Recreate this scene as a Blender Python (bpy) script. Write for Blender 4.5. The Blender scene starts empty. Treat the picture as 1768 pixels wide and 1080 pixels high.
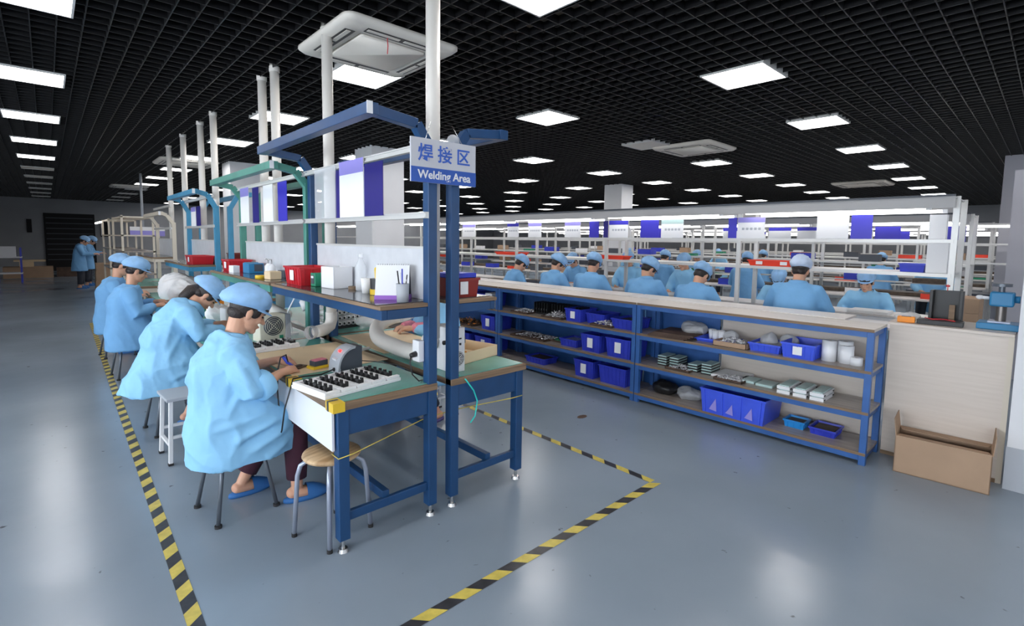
import bpy, bmesh, math, random
from mathutils import Vector, Matrix, noise
random.seed(7)
C = bpy.context.scene.collection
PI = math.pi

# ------------------------------------------------------------------ camera
W_, H_ = 1768, 1080
F_, CX, CY = 867.0, 884.0, 490.0
CAMZ = 1.66
yaw, pitch, roll = math.radians(42.8), math.radians(-4.9), math.radians(0.77)
fwd = Vector((math.sin(yaw)*math.cos(pitch), math.cos(yaw)*math.cos(pitch), math.sin(pitch)))
r0 = Vector((math.cos(yaw), -math.sin(yaw), 0)); u0 = r0.cross(fwd)
rgt = r0*math.cos(roll) + u0*math.sin(roll); upv = u0*math.cos(roll) - r0*math.sin(roll)
cam = bpy.data.cameras.new('camera'); camo = bpy.data.objects.new('camera', cam); C.objects.link(camo)
m = Matrix((rgt, upv, -fwd)).transposed().to_4x4(); m.translation = Vector((0, 0, CAMZ)); camo.matrix_world = m
cam.sensor_fit = 'HORIZONTAL'; cam.sensor_width = 36; cam.lens = 36*F_/W_
cam.shift_x = (W_/2-CX)/W_; cam.shift_y = -(H_/2-CY)/W_
cam.clip_start = 0.05; cam.clip_end = 200
bpy.context.scene.camera = camo

def at(ax, v, px, py):
    """point of the photo's pixel on the plane ax=v"""
    d = rgt*((px-CX)/F_) - upv*((py-CY)/F_) + fwd
    o = Vector((0, 0, CAMZ)); i = 'xyz'.index(ax)
    return o + d*((v-o[i])/d[i])

# ------------------------------------------------------------------ world, exposure
sc = bpy.context.scene
sc.view_settings.view_transform = 'Standard'; sc.view_settings.look = 'None'
sc.view_settings.gamma = 1.0; sc.view_settings.use_curve_mapping = False
sc.view_settings.exposure = 0.36
wd = bpy.data.worlds.new('world'); sc.world = wd; wd.use_nodes = True
wd.node_tree.nodes['Background'].inputs[0].default_value = (0.62, 0.78, 1.0, 1)
wd.node_tree.nodes['Background'].inputs[1].default_value = 0.6
PANEL_E = 13.0
WINDOW_E = 9.0

# ------------------------------------------------------------------ materials
def mat(name, col, rough=0.5, metal=0.0, var=0.0, scale=8.0, bump=0.0, bscale=60.0, spec=0.5, trans=0.0, alpha=1.0, emit=None, es=0, coat=0):
    m = bpy.data.materials.new(name); m.use_nodes = True
    nt = m.node_tree; b = nt.nodes['Principled BSDF']
    b.inputs['Base Color'].default_value = (*col, 1); b.inputs['Roughness'].default_value = rough
    b.inputs['Metallic'].default_value = metal; b.inputs['Specular IOR Level'].default_value = spec
    b.inputs['Coat Weight'].default_value = coat
    if trans: b.inputs['Transmission Weight'].default_value = trans
    if alpha < 1: b.inputs['Alpha'].default_value = alpha
    if emit: b.inputs['Emission Color'].default_value = (*emit, 1); b.inputs['Emission Strength'].default_value = es
    tc = nt.nodes.new('ShaderNodeTexCoord')
    if var:
        n = nt.nodes.new('ShaderNodeTexNoise'); n.inputs['Scale'].default_value = scale; n.inputs['Detail'].default_value = 4
        nt.links.new(tc.outputs['Object'], n.inputs['Vector'])
        r = nt.nodes.new('ShaderNodeValToRGB')
        r.color_ramp.elements[0].position = 0.3; r.color_ramp.elements[1].position = 0.7
        r.color_ramp.elements[0].color = (*[max(0, c*(1-var)) for c in col], 1)
        r.color_ramp.elements[1].color = (*[min(1, c*(1+var)) for c in col], 1)
        nt.links.new(n.outputs[0], r.inputs[0]); nt.links.new(r.outputs[0], b.inputs['Base Color'])
    if bump:
        n = nt.nodes.new('ShaderNodeTexNoise'); n.inputs['Scale'].default_value = bscale; n.inputs['Detail'].default_value = 3
        nt.links.new(tc.outputs['Object'], n.inputs['Vector'])
        bp = nt.nodes.new('ShaderNodeBump'); bp.inputs['Strength'].default_value = bump; bp.inputs['Distance'].default_value = 0.01
        nt.links.new(n.outputs[0], bp.inputs['Height']); nt.links.new(bp.outputs[0], b.inputs['Normal'])
    return m

def floor_mat():
    m = mat('epoxy_floor', (0.235, 0.30, 0.37), 0.2, spec=0.5)
    nt = m.node_tree; b = nt.nodes['Principled BSDF']
    tc = nt.nodes.new('ShaderNodeTexCoord')
    n1 = nt.nodes.new('ShaderNodeTexNoise'); n1.inputs['Scale'].default_value = 0.7; n1.inputs['Detail'].default_value = 6
    n2 = nt.nodes.new('ShaderNodeTexNoise'); n2.inputs['Scale'].default_value = 14; n2.inputs['Detail'].default_value = 5
    r1 = nt.nodes.new('ShaderNodeValToRGB'); r1.color_ramp.elements[0].position = .35; r1.color_ramp.elements[1].position = .65
    r1.color_ramp.elements[0].color = (0.225, 0.275, 0.335, 1); r1.color_ramp.elements[1].color = (0.265, 0.32, 0.385, 1)
    r2 = nt.nodes.new('ShaderNodeValToRGB'); r2.color_ramp.elements[0].position = .24; r2.color_ramp.elements[1].position = .30
    r2.color_ramp.elements[0].color = (.35, .33, .32, 1); r2.color_ramp.elements[1].color = (1, 1, 1, 1)
    mx = nt.nodes.new('ShaderNodeMixRGB'); mx.blend_type = 'MULTIPLY'; mx.inputs[0].default_value = 1
    for n in (n1, n2): nt.links.new(tc.outputs['Object'], n.inputs['Vector'])
    nt.links.new(n1.outputs[0], r1.inputs[0]); nt.links.new(n2.outputs[0], r2.inputs[0])
    nt.links.new(r1.outputs[0], mx.inputs[1]); nt.links.new(r2.outputs[0], mx.inputs[2]); nt.links.new(mx.outputs[0], b.inputs['Base Color'])
    rr = nt.nodes.new('ShaderNodeMapRange'); rr.inputs[3].default_value = 0.15; rr.inputs[4].default_value = 0.30
    nt.links.new(n1.outputs[0], rr.inputs[0]); nt.links.new(rr.outputs[0], b.inputs['Roughness'])
    n3 = nt.nodes.new('ShaderNodeTexNoise'); n3.inputs['Scale'].default_value = 5; n3.inputs['Detail'].default_value = 2
    nt.links.new(tc.outputs['Object'], n3.inputs['Vector'])
    bp = nt.nodes.new('ShaderNodeBump'); bp.inputs['Strength'].default_value = 0.08; bp.inputs['Distance'].default_value = 0.02
    nt.links.new(n3.outputs[0], bp.inputs['Height']); nt.links.new(bp.outputs[0], b.inputs['Normal'])
    return m

def wood_mat(name, c1, c2, rough=0.45, stretch=(1, 14, 14), rings=False):
    m = mat(name, c1, rough); nt = m.node_tree; b = nt.nodes['Principled BSDF']
    tc = nt.nodes.new('ShaderNodeTexCoord'); mp = nt.nodes.new('ShaderNodeMapping'); mp.inputs['Scale'].default_value = stretch
    n = nt.nodes.new('ShaderNodeTexNoise'); n.inputs['Scale'].default_value = 2.2; n.inputs['Detail'].default_value = 6
    r = nt.nodes.new('ShaderNodeValToRGB'); r.color_ramp.elements[0].position = .35; r.color_ramp.elements[1].position = .65
    r.color_ramp.elements[0].color = (*c1, 1); r.color_ramp.elements[1].color = (*c2, 1)
    nt.links.new(tc.outputs['Object'], mp.inputs[0]); nt.links.new(mp.outputs[0], n.inputs['Vector'])
    nt.links.new(n.outputs[0], r.inputs[0]); nt.links.new(r.outputs[0], b.inputs['Base Color'])
    return m

M = {}
M['floor'] = floor_mat()
M['wallgrey'] = mat('grey_wall', (0.30, 0.31, 0.33), 0.8, var=.06, scale=1.5)
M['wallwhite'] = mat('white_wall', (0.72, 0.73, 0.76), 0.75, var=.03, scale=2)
M['dark'] = mat('dark_void', (0.012, 0.012, 0.014), 0.9)
M['slab'] = mat('ceiling_slab', (0.030, 0.028, 0.028), 0.8, var=.5, scale=1.2)
M['grid'] = mat('black_grid', (0.008, 0.008, 0.009), 0.36, spec=.35)
M['pillarshade'] = mat('shaded_grey_wall', (0.40, 0.40, 0.45), 0.75, var=.03, scale=2)  # white wall greyed, with its shading mixed into the colour
M['duct'] = mat('dusty_duct', (0.11, 0.085, 0.06), 0.5, var=.4, scale=3)
M['pipe'] = mat('white_pipe', (0.74, 0.71, 0.67), 0.4, var=.02, scale=4)
M['acwhite'] = mat('ac_white', (0.70, 0.66, 0.60), 0.45)
M['black'] = mat('black_plastic', (0.015, 0.015, 0.017), 0.4)
M['rubber'] = mat('rubber', (0.02, 0.02, 0.022), 0.7)
M['chrome'] = mat('chrome', (0.6, 0.6, 0.6), 0.25, 1.0)
M['steel'] = mat('grey_painted_tube', (0.36, 0.40, 0.50), 0.3, 0.35)
M['dsteel'] = mat('dark_steel_tube', (0.13, 0.15, 0.18), 0.35, 0.4)
M['blue'] = mat('navy_blue_paint', (0.010, 0.056, 0.160), 0.36, var=.12, scale=6)
M['blue2'] = mat('shelf_blue_paint', (0.035, 0.12, 0.36), 0.4, var=.12, scale=6)
M['green'] = mat('green_paint', (0.075, 0.27, 0.22), 0.4, var=.12, scale=6)
M['lblue'] = mat('light_blue_paint', (0.055, 0.27, 0.46), 0.4, var=.1, scale=6)
M['cream'] = mat('cream_paint', (0.62, 0.56, 0.47), 0.5)
M['alu'] = mat('pale_aluminium', (0.66, 0.66, 0.65), 0.35, 0.25)
M['white'] = mat('white_plastic', (0.78, 0.79, 0.82), 0.4)
M['paper'] = mat('paper', (0.82, 0.83, 0.86), 0.8)
M['foam'] = mat('white_foam', (0.85, 0.85, 0.86), 0.85, bump=.3, bscale=200)
M['edge'] = wood_mat('plywood_edge', (0.16, 0.10, 0.06), (0.27, 0.18, 0.11), .6, (1, 1, 40))
M['board'] = wood_mat('cream_laminate', (0.60, 0.55, 0.50), (0.70, 0.65, 0.60), .4, (8, 1, 40))
M['shelfb'] = wood_mat('worn_shelf_board', (0.26, 0.225, 0.20), (0.36, 0.32, 0.29), .3, (10, 1, 1))
M['darktop'] = mat('dark_laminate', (0.045, 0.05, 0.06), 0.12, var=.2)
M['mat'] = mat('green_mat', (0.12, 0.36, 0.31), 0.25, var=.12, scale=3)
M['laminate'] = wood_mat('cream_panel', (0.60, 0.53, 0.47), (0.64, 0.57, 0.51), .35, (1, 1, 22))
M['white_lam'] = wood_mat('white_laminate', (0.70, 0.66, 0.64), (0.76, 0.73, 0.71), .35, (1, 1, 20))
M['kraft'] = mat('cardboard', (0.40, 0.27, 0.18), 0.8, var=.06, scale=5)
M['kraftl'] = mat('pale_kraft', (0.74, 0.58, 0.38), 0.75, var=.05, scale=4)
M['stoolwood'] = wood_mat('stool_wood', (0.42, 0.26, 0.13), (0.68, 0.48, 0.28), .35, (2, 14, 2))
M['yellow'] = mat('yellow', (0.75, 0.50, 0.03), 0.4)
M['tapey'] = mat('tape_yellow', (0.62, 0.50, 0.10), 0.4, var=.15, scale=20)
M['tapeb'] = mat('tape_black', (0.035, 0.035, 0.04), 0.35, var=.3, scale=20)
M['red'] = mat('red_plastic', (0.55, 0.02, 0.03), 0.3)
M['orred'] = mat('orange_red_plastic', (0.78, 0.05, 0.02), 0.35)
M['dred'] = mat('dark_red_plastic', (0.25, 0.02, 0.015), 0.35)
M['bblue'] = mat('bin_blue', (0.03, 0.05, 0.52), 0.4, var=.1)
M['bblue2'] = mat('bright_bin_blue', (0.055, 0.11, 0.75), 0.35, var=.08)
M['cyanbin'] = mat('cyan_blue_bin', (0.02, 0.28, 0.72), 0.35)
M['smock'] = mat('smock_cloth', (0.27, 0.57, 0.86), 0.75, var=.04, scale=6, bump=.15, bscale=25)
M['smock2'] = mat('smock_cloth_dimmed', (0.17, 0.40, 0.70), 0.78, var=.05, scale=6, bump=.15, bscale=25)  # same cloth as the smock, weaker light put into a darker colour
M['cap'] = mat('cap_cloth', (0.28, 0.50, 0.80), 0.7, var=.12, scale=14, bump=.25, bscale=30)
M['capw'] = mat('pale_cap_cloth', (0.55, 0.66, 0.86), 0.7, var=.08, scale=14, bump=.25, bscale=30)
M['skin'] = mat('skin', (0.66, 0.36, 0.24), 0.5, var=.05, scale=8); M['skin'].node_tree.nodes['Principled BSDF'].inputs['Subsurface Weight'].default_value = 0.08
M['hair'] = mat('dark_hair', (0.02, 0.013, 0.012), 0.5, bump=.5, bscale=90)
M['lips'] = mat('lips', (0.45, 0.14, 0.12), 0.5)
M['trouser'] = mat('maroon_trousers', (0.055, 0.012, 0.028), 0.8, var=.2)
M['dtrouser'] = mat('dark_trousers', (0.03, 0.035, 0.05), 0.8, var=.2)
M['slipper'] = mat('blue_slipper', (0.03, 0.15, 0.42), 0.55)
M['pslipper'] = mat('purple_slipper', (0.10, 0.08, 0.24), 0.55)
M['pink'] = mat('pink_cloth', (0.80, 0.25, 0.33), 0.7, var=.2, scale=20)
M['signblue'] = mat('sign_blue', (0.02, 0.09, 0.42), 0.35)
M['textblue'] = mat('text_blue', (0.03, 0.11, 0.50), 0.5)
M['placb'] = mat('placard_blue', (0.045, 0.04, 0.50), 0.4)
M['lilac'] = mat('placard_lilac', (0.30, 0.27, 0.70), 0.4)
M['navypaper'] = mat('navy_file', (0.025, 0.02, 0.20), 0.35)
M['clear'] = mat('clear_plastic', (0.85, 0.88, 0.92), 0.12, alpha=0.35)
M['clear2'] = mat('thin_clear_plastic', (0.9, 0.9, 0.9), 0.1, alpha=0.22)
M['cloudy'] = mat('cloudy_bag', (0.75, 0.76, 0.78), 0.3, alpha=0.6, bump=.8, bscale=25)
M['grey'] = mat('grey_plastic', (0.22, 0.24, 0.28), 0.45)
M['lgrey'] = mat('light_grey_plastic', (0.42, 0.45, 0.50), 0.45)
M['dgrey'] = mat('dark_grey_plastic', (0.06, 0.07, 0.09), 0.45)
M['green2'] = mat('green_plastic', (0.02, 0.25, 0.14), 0.4)
M['orange'] = mat('orange_plastic', (0.85, 0.28, 0.02), 0.45)
M['brown'] = mat('brown_tray', (0.085, 0.05, 0.035), 0.7, var=.3)
M['purple'] = mat('purple_base', (0.28, 0.10, 0.50), 0.5)
M['pressb'] = mat('press_blue', (0.02, 0.20, 0.42), 0.4)
M['cyan'] = mat('cyan_cable', (0.02, 0.55, 0.50), 0.4)
M['metal'] = mat('scatter_metal', (0.50, 0.50, 0.53), 0.3, 0.6, var=.5, scale=60)
M['teal'] = mat('pale_teal', (0.42, 0.58, 0.58), 0.4)
M['redled'] = mat('red_led', (1, .02, .02), .4, emit=(1, .02, .02), es=3)
M['hoodgrey'] = mat('hood_grey', (0.42, 0.42, 0.43), .4)
M['signwhite'] = mat('sign_white', (0.56, 0.57, 0.62), .4)
M['heater'] = mat('press_steel', (0.22, 0.20, 0.19), 0.3, .8)
M['ivory'] = mat('instrument_ivory', (0.60, 0.58, 0.48), 0.5)
M['whiteboard'] = mat('whiteboard', (0.62, 0.64, 0.68), 0.3, var=.06, scale=9)
M['brushed'] = mat('brown_clutter', (0.10, 0.07, 0.05), 0.6, var=.4, scale=15)

def emis(name, col, s):
    m = bpy.data.materials.new(name); m.use_nodes = True; nt = m.node_tree
    nt.nodes.remove(nt.nodes['Principled BSDF']); e = nt.nodes.new('ShaderNodeEmission')
    e.inputs[0].default_value = (*col, 1); e.inputs[1].default_value = s
    nt.links.new(e.outputs[0], nt.nodes['Material Output'].inputs[0]); return m
M['panel'] = emis('panel_light', (1.0, 0.97, 0.95), PANEL_E)
M['tube'] = emis('tube_light', (1.0, 0.98, 0.95), 7.0)
M['window'] = emis('bright_window', (0.86, 0.93, 1.0), WINDOW_E)
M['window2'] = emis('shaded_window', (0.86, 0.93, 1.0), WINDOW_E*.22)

# ------------------------------------------------------------------ mesh builder
class MB:
    def __init__(s): s.v = []; s.f = []; s.m = []; s.sm = []
    def add(s, vs, fs, mi=0, smooth=False):
        o = len(s.v); s.v += [tuple(v) for v in vs]
        for f in fs: s.f.append([i+o for i in f]); s.m.append(mi); s.sm.append(smooth)
        return s
    def box(s, a, b, mi=0, mtx=None):
        x0, x1 = sorted((a[0], b[0])); y0, y1 = sorted((a[1], b[1])); z0, z1 = sorted((a[2], b[2]))
        vs = [Vector(p) for p in ((x0,y0,z0),(x1,y0,z0),(x1,y1,z0),(x0,y1,z0),(x0,y0,z1),(x1,y0,z1),(x1,y1,z1),(x0,y1,z1))]
        if mtx: vs = [mtx @ v for v in vs]
        return s.add(vs, [(0,3,2,1),(4,5,6,7),(0,1,5,4),(1,2,6,5),(2,3,7,6),(3,0,4,7)], mi)
    def cbox(s, c, size, mi=0, rz=0, rot=None):
        mt = Matrix.Translation(Vector(c)) @ (rot.to_4x4() if rot else Matrix.Rotation(rz, 4, 'Z'))
        h = Vector(size)/2
        return s.box(-h, h, mi, mt)
    def bar(s, p0, p1, w, h, mi=0, up=(0, 0, 1)):
        p0 = Vector(p0); p1 = Vector(p1); d = (p1-p0); L = d.length; d.normalize(); up = Vector(up)
        if abs(d.dot(up)) > .95: up = Vector((0, 1, 0))
        sx = d.cross(up).normalized(); uz = sx.cross(d)
        vs = []
        for q in (p0, p1):
            for a, b in ((-1,-1),(1,-1),(1,1),(-1,1)): vs.append(q+sx*a*w/2+uz*b*h/2)
        return s.add(vs, [(3,2,1,0),(4,5,6,7),(0,1,5,4),(1,2,6,5),(2,3,7,6),(3,0,4,7)], mi)
    def rings(s, R, mi=0, smooth=True, cap=True, closed=False):
        n = len(R[0]); vs = [p for r in R for p in r]; fs = []
        for i in range(len(R)-1):
            for j in range(n): fs.append((i*n+j, i*n+(j+1) % n, (i+1)*n+(j+1) % n, (i+1)*n+j))
        if cap: fs.append(tuple(range(n-1, -1, -1))); fs.append(tuple((len(R)-1)*n+j for j in range(n)))
        return s.add(vs, fs, mi, smooth)
    def tube(s, pts, r, seg=10, mi=0, ell=1.0, round_ends=False, up=(0, 0, 1)):
        pts = [Vector(p) for p in pts]
        rs = list(r) if isinstance(r, (list, tuple)) else [r]*len(pts)
        if round_ends:
            d0 = (pts[0]-pts[1]).normalized(); d1 = (pts[-1]-pts[-2]).normalized()
            a0 = [(pts[0]+d0*rs[0]*k, rs[0]*q) for k, q in ((.97, .22), (.8, .6), (.45, .9))]
            a1 = [(pts[-1]+d1*rs[-1]*k, rs[-1]*q) for k, q in ((.45, .9), (.8, .6), (.97, .22))]
            pts = [p for p, _ in a0]+pts+[p for p, _ in a1]; rs = [q for _, q in a0]+rs+[q for _, q in a1]
        R = []; up = Vector(up); prev = None
        for i, p in enumerate(pts):
            d = (pts[min(i+1, len(pts)-1)]-pts[max(i-1, 0)]).normalized()
            if prev is None:
                u = up if abs(d.dot(up)) < .95 else Vector((0, 1, 0))
                sx = d.cross(u).normalized()
            else:
                sx = (prev - d*prev.dot(d)).normalized()
            prev = sx; uz = sx.cross(d)
            R.append([p + sx*math.cos(2*PI*j/seg)*rs[i]*ell + uz*math.sin(2*PI*j/seg)*rs[i] for j in range(seg)])
        return s.rings(R, mi)
    def cyl(s, c, r, h, seg=16, mi=0, r2=None):
        c = Vector(c); r2 = r if r2 is None else r2
        R = [[c+Vector((math.cos(2*PI*j/seg)*q, math.sin(2*PI*j/seg)*q, z)) for j in range(seg)] for z, q in ((0, r), (h, r2))]
        n = seg
        s.add([p for r_ in R for p in r_], [(j, (j+1) % n, n+(j+1) % n, n+j) for j in range(n)], mi, True)
        return s.add([p for r_ in R for p in r_], [tuple(range(n-1, -1, -1)), tuple(n+j for j in range(n))], mi)
    def lathe(s, c, prof, seg=20, mi=0, mtx=None):
        c = Vector(c); R = []
        for q, z in prof:
            R.append([(Vector((math.cos(2*PI*j/seg)*q, math.sin(2*PI*j/seg)*q, z))) for j in range(seg)])
        if mtx: R = [[mtx @ p for p in r_] for r_ in R]
        R = [[c+p for p in r_] for r_ in R]
        return s.rings(R, mi, cap=False)
    def ell(s, c, r, mi=0, seg=16, rg=10, rot=None):
        c = Vector(c); R = []
        for i in range(rg+1):
            t = -PI/2+PI*i/rg; t = max(-1.53, min(1.53, t))
            R.append([Vector((math.cos(2*PI*j/seg)*math.cos(t)*r[0], math.sin(2*PI*j/seg)*math.cos(t)*r[1], math.sin(t)*r[2])) for j in range(seg)])
        if rot: R = [[rot @ p for p in q] for q in R]
        return s.rings([[c+p for p in q] for q in R], mi)
    def prism(s, poly, h, mi=0, ax='z', off=0):
        """poly in the two other axes, extruded along ax from off to off+h"""
        def mk(a, b, t): return {'z': (a, b, t), 'y': (a, t, b), 'x': (t, a, b)}[ax]
        n = len(poly)
        vs = [mk(a, b, off) for a, b in poly]+[mk(a, b, off+h) for a, b in poly]
        return s.add(vs, [tuple(range(n-1, -1, -1)), tuple(range(n, 2*n))]+[(i, (i+1) % n, n+(i+1) % n, n+i) for i in range(n)], mi)
    def xf(s, mtx): s.v = [tuple(mtx @ Vector(v)) for v in s.v]; return s
    def mesh(s, name, mats):
        me = bpy.data.meshes.new(name); me.from_pydata(s.v, [], s.f)
        for k in (mats if isinstance(mats, (list, tuple)) else [mats]): me.materials.append(M[k] if isinstance(k, str) else k)
        me.polygons.foreach_set('material_index', s.m); me.polygons.foreach_set('use_smooth', s.sm)
        me.update(); return me
    def build(s, name, mats, parent=None, bevel=0):
        o = bpy.data.objects.new(name, s.mesh(name, mats)); C.objects.link(o)
        if parent: o.parent = parent
        if bevel:
            bv = o.modifiers.new('bevel', 'BEVEL'); bv.width = bevel; bv.segments = 2; bv.limit_method = 'ANGLE'
        return o

def tag(o, label=None, cat=None, group=None, kind=None):
    if label: o['label'] = label
    if cat: o['category'] = cat
    if group: o['group'] = group
    if kind: o['kind'] = kind
    return o
def thing(name, label, cat, loc=(0, 0, 0), rz=0, group=None):
    o = bpy.data.objects.new(name, None); C.objects.link(o); o.empty_display_size = .1
    o.location = loc; o.rotation_euler = (0, 0, rz); return tag(o, label, cat, group)
def struct(o, label=None):
    o['kind'] = 'structure'
    if label: o['label'] = label
    return o
def copy_tree(o, parent=None):
    c = o.copy(); C.objects.link(c); c.parent = parent
    for ch in list(o.children): copy_tree(ch, c)
    return c
def place(o, loc, rz=0, label=None, group=None):
    o.location = loc; o.rotation_euler = (0, 0, rz)
    if label: o['label'] = label
    if group: o['group'] = group
    return o
def single(mb, name, mats, label, cat, group=None, bevel=0, kind=None):
    return tag(mb.build(name, mats, bevel=bevel), label, cat, group, kind)
def remesh(mb, vox, mats, name, parent=None, smooth=4, fold=None, slot=None):
    me = mb.mesh(name+'_src', mats); o = bpy.data.objects.new(name+'_tmp', me); C.objects.link(o)
    r = o.modifiers.new('r', 'REMESH'); r.mode = 'VOXEL'; r.voxel_size = vox; r.use_smooth_shade = True
    if smooth:
        s_ = o.modifiers.new('s', 'SMOOTH'); s_.factor = .5; s_.iterations = smooth
    dg = bpy.context.evaluated_depsgraph_get(); dg.update()
    nm = bpy.data.meshes.new_from_object(o.evaluated_get(dg)); nm.name = name
    bpy.data.objects.remove(o); bpy.data.meshes.remove(me)
    if fold:
        nm.update(); vn = [v.normal.copy() for v in nm.vertices]
        for v, n in zip(nm.vertices, vn): v.co += n*fold(v.co, n)
    nm.polygons.foreach_set('use_smooth', [True]*len(nm.polygons)); nm.update()
    ob = bpy.data.objects.new(name, nm); C.objects.link(ob)
    if parent: ob.parent = parent
    return ob

# ------------------------------------------------------------------ setting
CE = 3.3
XL, XR, YB, YF = -4.2, 27.0, -4.6, 31.5
struct(MB().box((XL-.2, YB-.2, -.1), (XR+.2, YF+.2, 0)).build('floor', 'floor'), 'glossy blue-grey epoxy floor')
struct(MB().box((XL-.2, YB-.2, 4.2), (XR+.2, YF+.2, 4.3)).build('ceiling', 'slab'), 'dark concrete slab above the open grid')
struct(MB().box((XL, YF, 0), (XR, YF+.2, 4.2)).build('wall_far', 'wallgrey'))
struct(MB().box((XR, YB, 0), (XR+.2, YF, 4.2)).build('wall_right', 'wallgrey'))
# left and back walls with window openings
def windowed_wall(name, axis, pos, a0, a1, wins, t=.2):
    mb = MB()
    def bx(u0, u1, z0, z1):
        if axis == 'x': mb.box((pos, u0, z0), (pos+t, u1, z1))
        else: mb.box((u0, pos, z0), (u1, pos+t, z1))
    bx(a0, a1, 0, .95); bx(a0, a1, 2.75, 4.2)
    e = a0
    for u0, u1 in wins: bx(e, u0, .95, 2.75); e = u1
    bx(e, a1, .95, 2.75)
    return struct(mb.build(name, 'wallwhite'))
wl = [(-3.6+i*4.0, -3.6+i*4.0+3.2) for i in range(3)]
wb = [(-3.4+i*3.9, -3.4+i*3.9+3.2) for i in range(4)]
windowed_wall('wall_left', 'x', XL-.2, YB, YF, wl)
windowed_wall('wall_back', 'y', YB-.2, XL, XR, wb)
n = 1
for k, (ax, wins) in enumerate((('x', wl), ('y', wb))):
    for u0, u1 in wins:
        fr = MB(); pn = MB(); um = (u0+u1)/2
        if ax == 'x':
            for q in (u0, um, u1): fr.box((XL-.12, q-.03, .95), (XL-.06, q+.03, 2.75))
            for q in (.95, 2.69): fr.box((XL-.12, u0, q), (XL-.06, u1, q+.06))
            pn.box((XL-.15, u0, .95), (XL-.14, u1, 2.75))
        else:
            for q in (u0, um, u1): fr.box((q-.03, YB-.12, .95), (q+.03, YB-.06, 2.75))
            for q in (.95, 2.69): fr.box((u0, YB-.12, q), (u1, YB-.06, q+.06))
            pn.box((u0, YB-.15, .95), (u1, YB-.14, 2.75))
        w = struct(fr.build('window_%d' % n, 'alu')); n += 1
        pn.build('pane', 'window' if ax == 'x' else 'window2', w)
# open black ceiling grid (cells of 150 mm) with cut-outs at the lights
grid = MB(); cell = .155; gh = .06
nx = int((XR-XL)/cell); ny = int((YF-YB)/cell)
LX = [-.07+2.49*i for i in range(11)]; LY = [2.38+2.48*j for j in range(-2, 12)]
for i in range(nx+1):
    x = XL+i*cell; grid.box((x-.004, YB, CE), (x+.004, YF, CE+gh))
for j in range(ny+1):
    y = YB+j*cell; grid.box((XL, y-.004, CE), (XR, y+.004, CE+gh))
struct(grid.build('trim_1', 'grid'), 'black open-cell grid ceiling')
# main rails and ducts above the grid, glimpsed through it
rl = MB()
for i in range(14): rl.box((XL, YB+1+i*2.6, CE+.3), (XR, YB+1.03+i*2.6, CE+.34))
struct(rl.build('trim_2', 'duct'), 'thin hanger rails above the grid ceiling')
dk = MB()
dk.box((7.2, -4, 3.55), (7.9, 12, 3.85)); dk.box((9.5, 6.0, 3.6), (26, 6.5, 3.8)); dk.box((3.4, -4, 3.7), (3.55, 20, 3.8))
dk.box((10.5, -2, 3.5), (11.5, 14, 3.75)); dk.box((-2, 5.5, 3.6), (12, 5.75, 3.75))
struct(dk.build('trim_3', 'duct'), 'dusty ducts above the grid ceiling')

# far wall: roller opening, small openings
door = struct(MB().box((-.05, YF-.06, 0), (1.75, YF-.01, 2.65)).build('door_1', 'dark'), 'dark open doorway in the far wall')
sl = MB()
for k in range(9): sl.box((0.02, YF-.09, .5+k*.24), (1.68, YF-.06, .53+k*.24))
sl.build('shutter_slat', 'dgrey', door)
d2 = struct(MB().box((-.62, YF-.05, 1.75), (-.45, YF-.01, 2.35)).build('window_20', 'dark'), 'narrow dark window left of the doorway')
d3 = struct(MB().box((1.95, YF-.05, 1.6), (2.25, YF-.01, 2.35)).build('window_21', 'dark'), 'narrow window right of the doorway')
MB().box((1.97, YF-.07, 1.65), (2.08, YF-.05, 2.3)).build('window_blind', 'white', d3)
struct(MB().box((XL, YF-.03, 0), (XR, YF, .22)).build('baseboard_far', 'lgrey'))

# pillars
def pillar(x0, y0, x1, y1, label, base=True, mt='wallwhite'):
    p = struct(MB().box((x0, y0, 0), (x1, y1, 4.2)).build('pillar', mt), label)
    if base: MB().box((x0-.004, y0-.004, 0), (x1+.004, y1+.004, .3)).build('painted_base', 'lgrey', p)
    return p
pillar(4.78, -.55, 5.45, .135, 'white pillar with grey painted base at the right edge')
pillar(4.3, 8.35, 4.95, 9.0, 'square white pillar behind the welding benches')
pillar(12.0, 8.45, 12.55, 9.05, 'square white pillar among the assembly lines')
pillar(3.0, 12.3, 3.65, 12.95, 'square white pillar far beyond the green framed bench')
pillar(12.8, -.3, 13.5, .75, 'pale pillar beyond the end of the assembly line', True, 'pillarshade')
pillar(4.35, 17.4, 5.0, 18.0, 'square white pillar near the far wall')
struct(MB().box((8.9, -.9, 0), (9.1, .42, 2.62)).build('wall_partition', 'pillarshade'), 'pale partition beside the end of the assembly line')

# ------------------------------------------------------------------ floor tape
def tape(p0, p1, label, wd=.062, pitch=.2):
    p0 = Vector((*p0, 0)); p1 = Vector((*p1, 0)); d = p1-p0; L = d.length; d.normalize(); nrm = Vector((-d.y, d.x, 0))
    mb = MB(); k = 0; t = 0.0; sk = -wd*.9
    while t < L-.01:
        t2 = min(t+pitch/2, L)
        a = [p0+d*max(0, t+sk)+nrm*wd/2, p0+d*t-nrm*wd/2, p0+d*t2-nrm*wd/2, p0+d*min(L, max(0, t2+sk))+nrm*wd/2]
        vs = [Vector((q.x, q.y, .0015)) for q in a]
        mb.add(vs, [(0, 1, 2, 3)], k % 2); k += 1; t = t2
    return single(mb, 'floor_tape', ['tapey', 'tapeb'], label, 'floor tape')
tape((.385, 1.85), (.555, 12.4), 'black and yellow striped floor tape running along the left aisle beside the stools')
tape((.95, 1.775), (3.05, 1.775), 'black and yellow striped floor tape crossing the floor in front of the welding benches')
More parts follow.
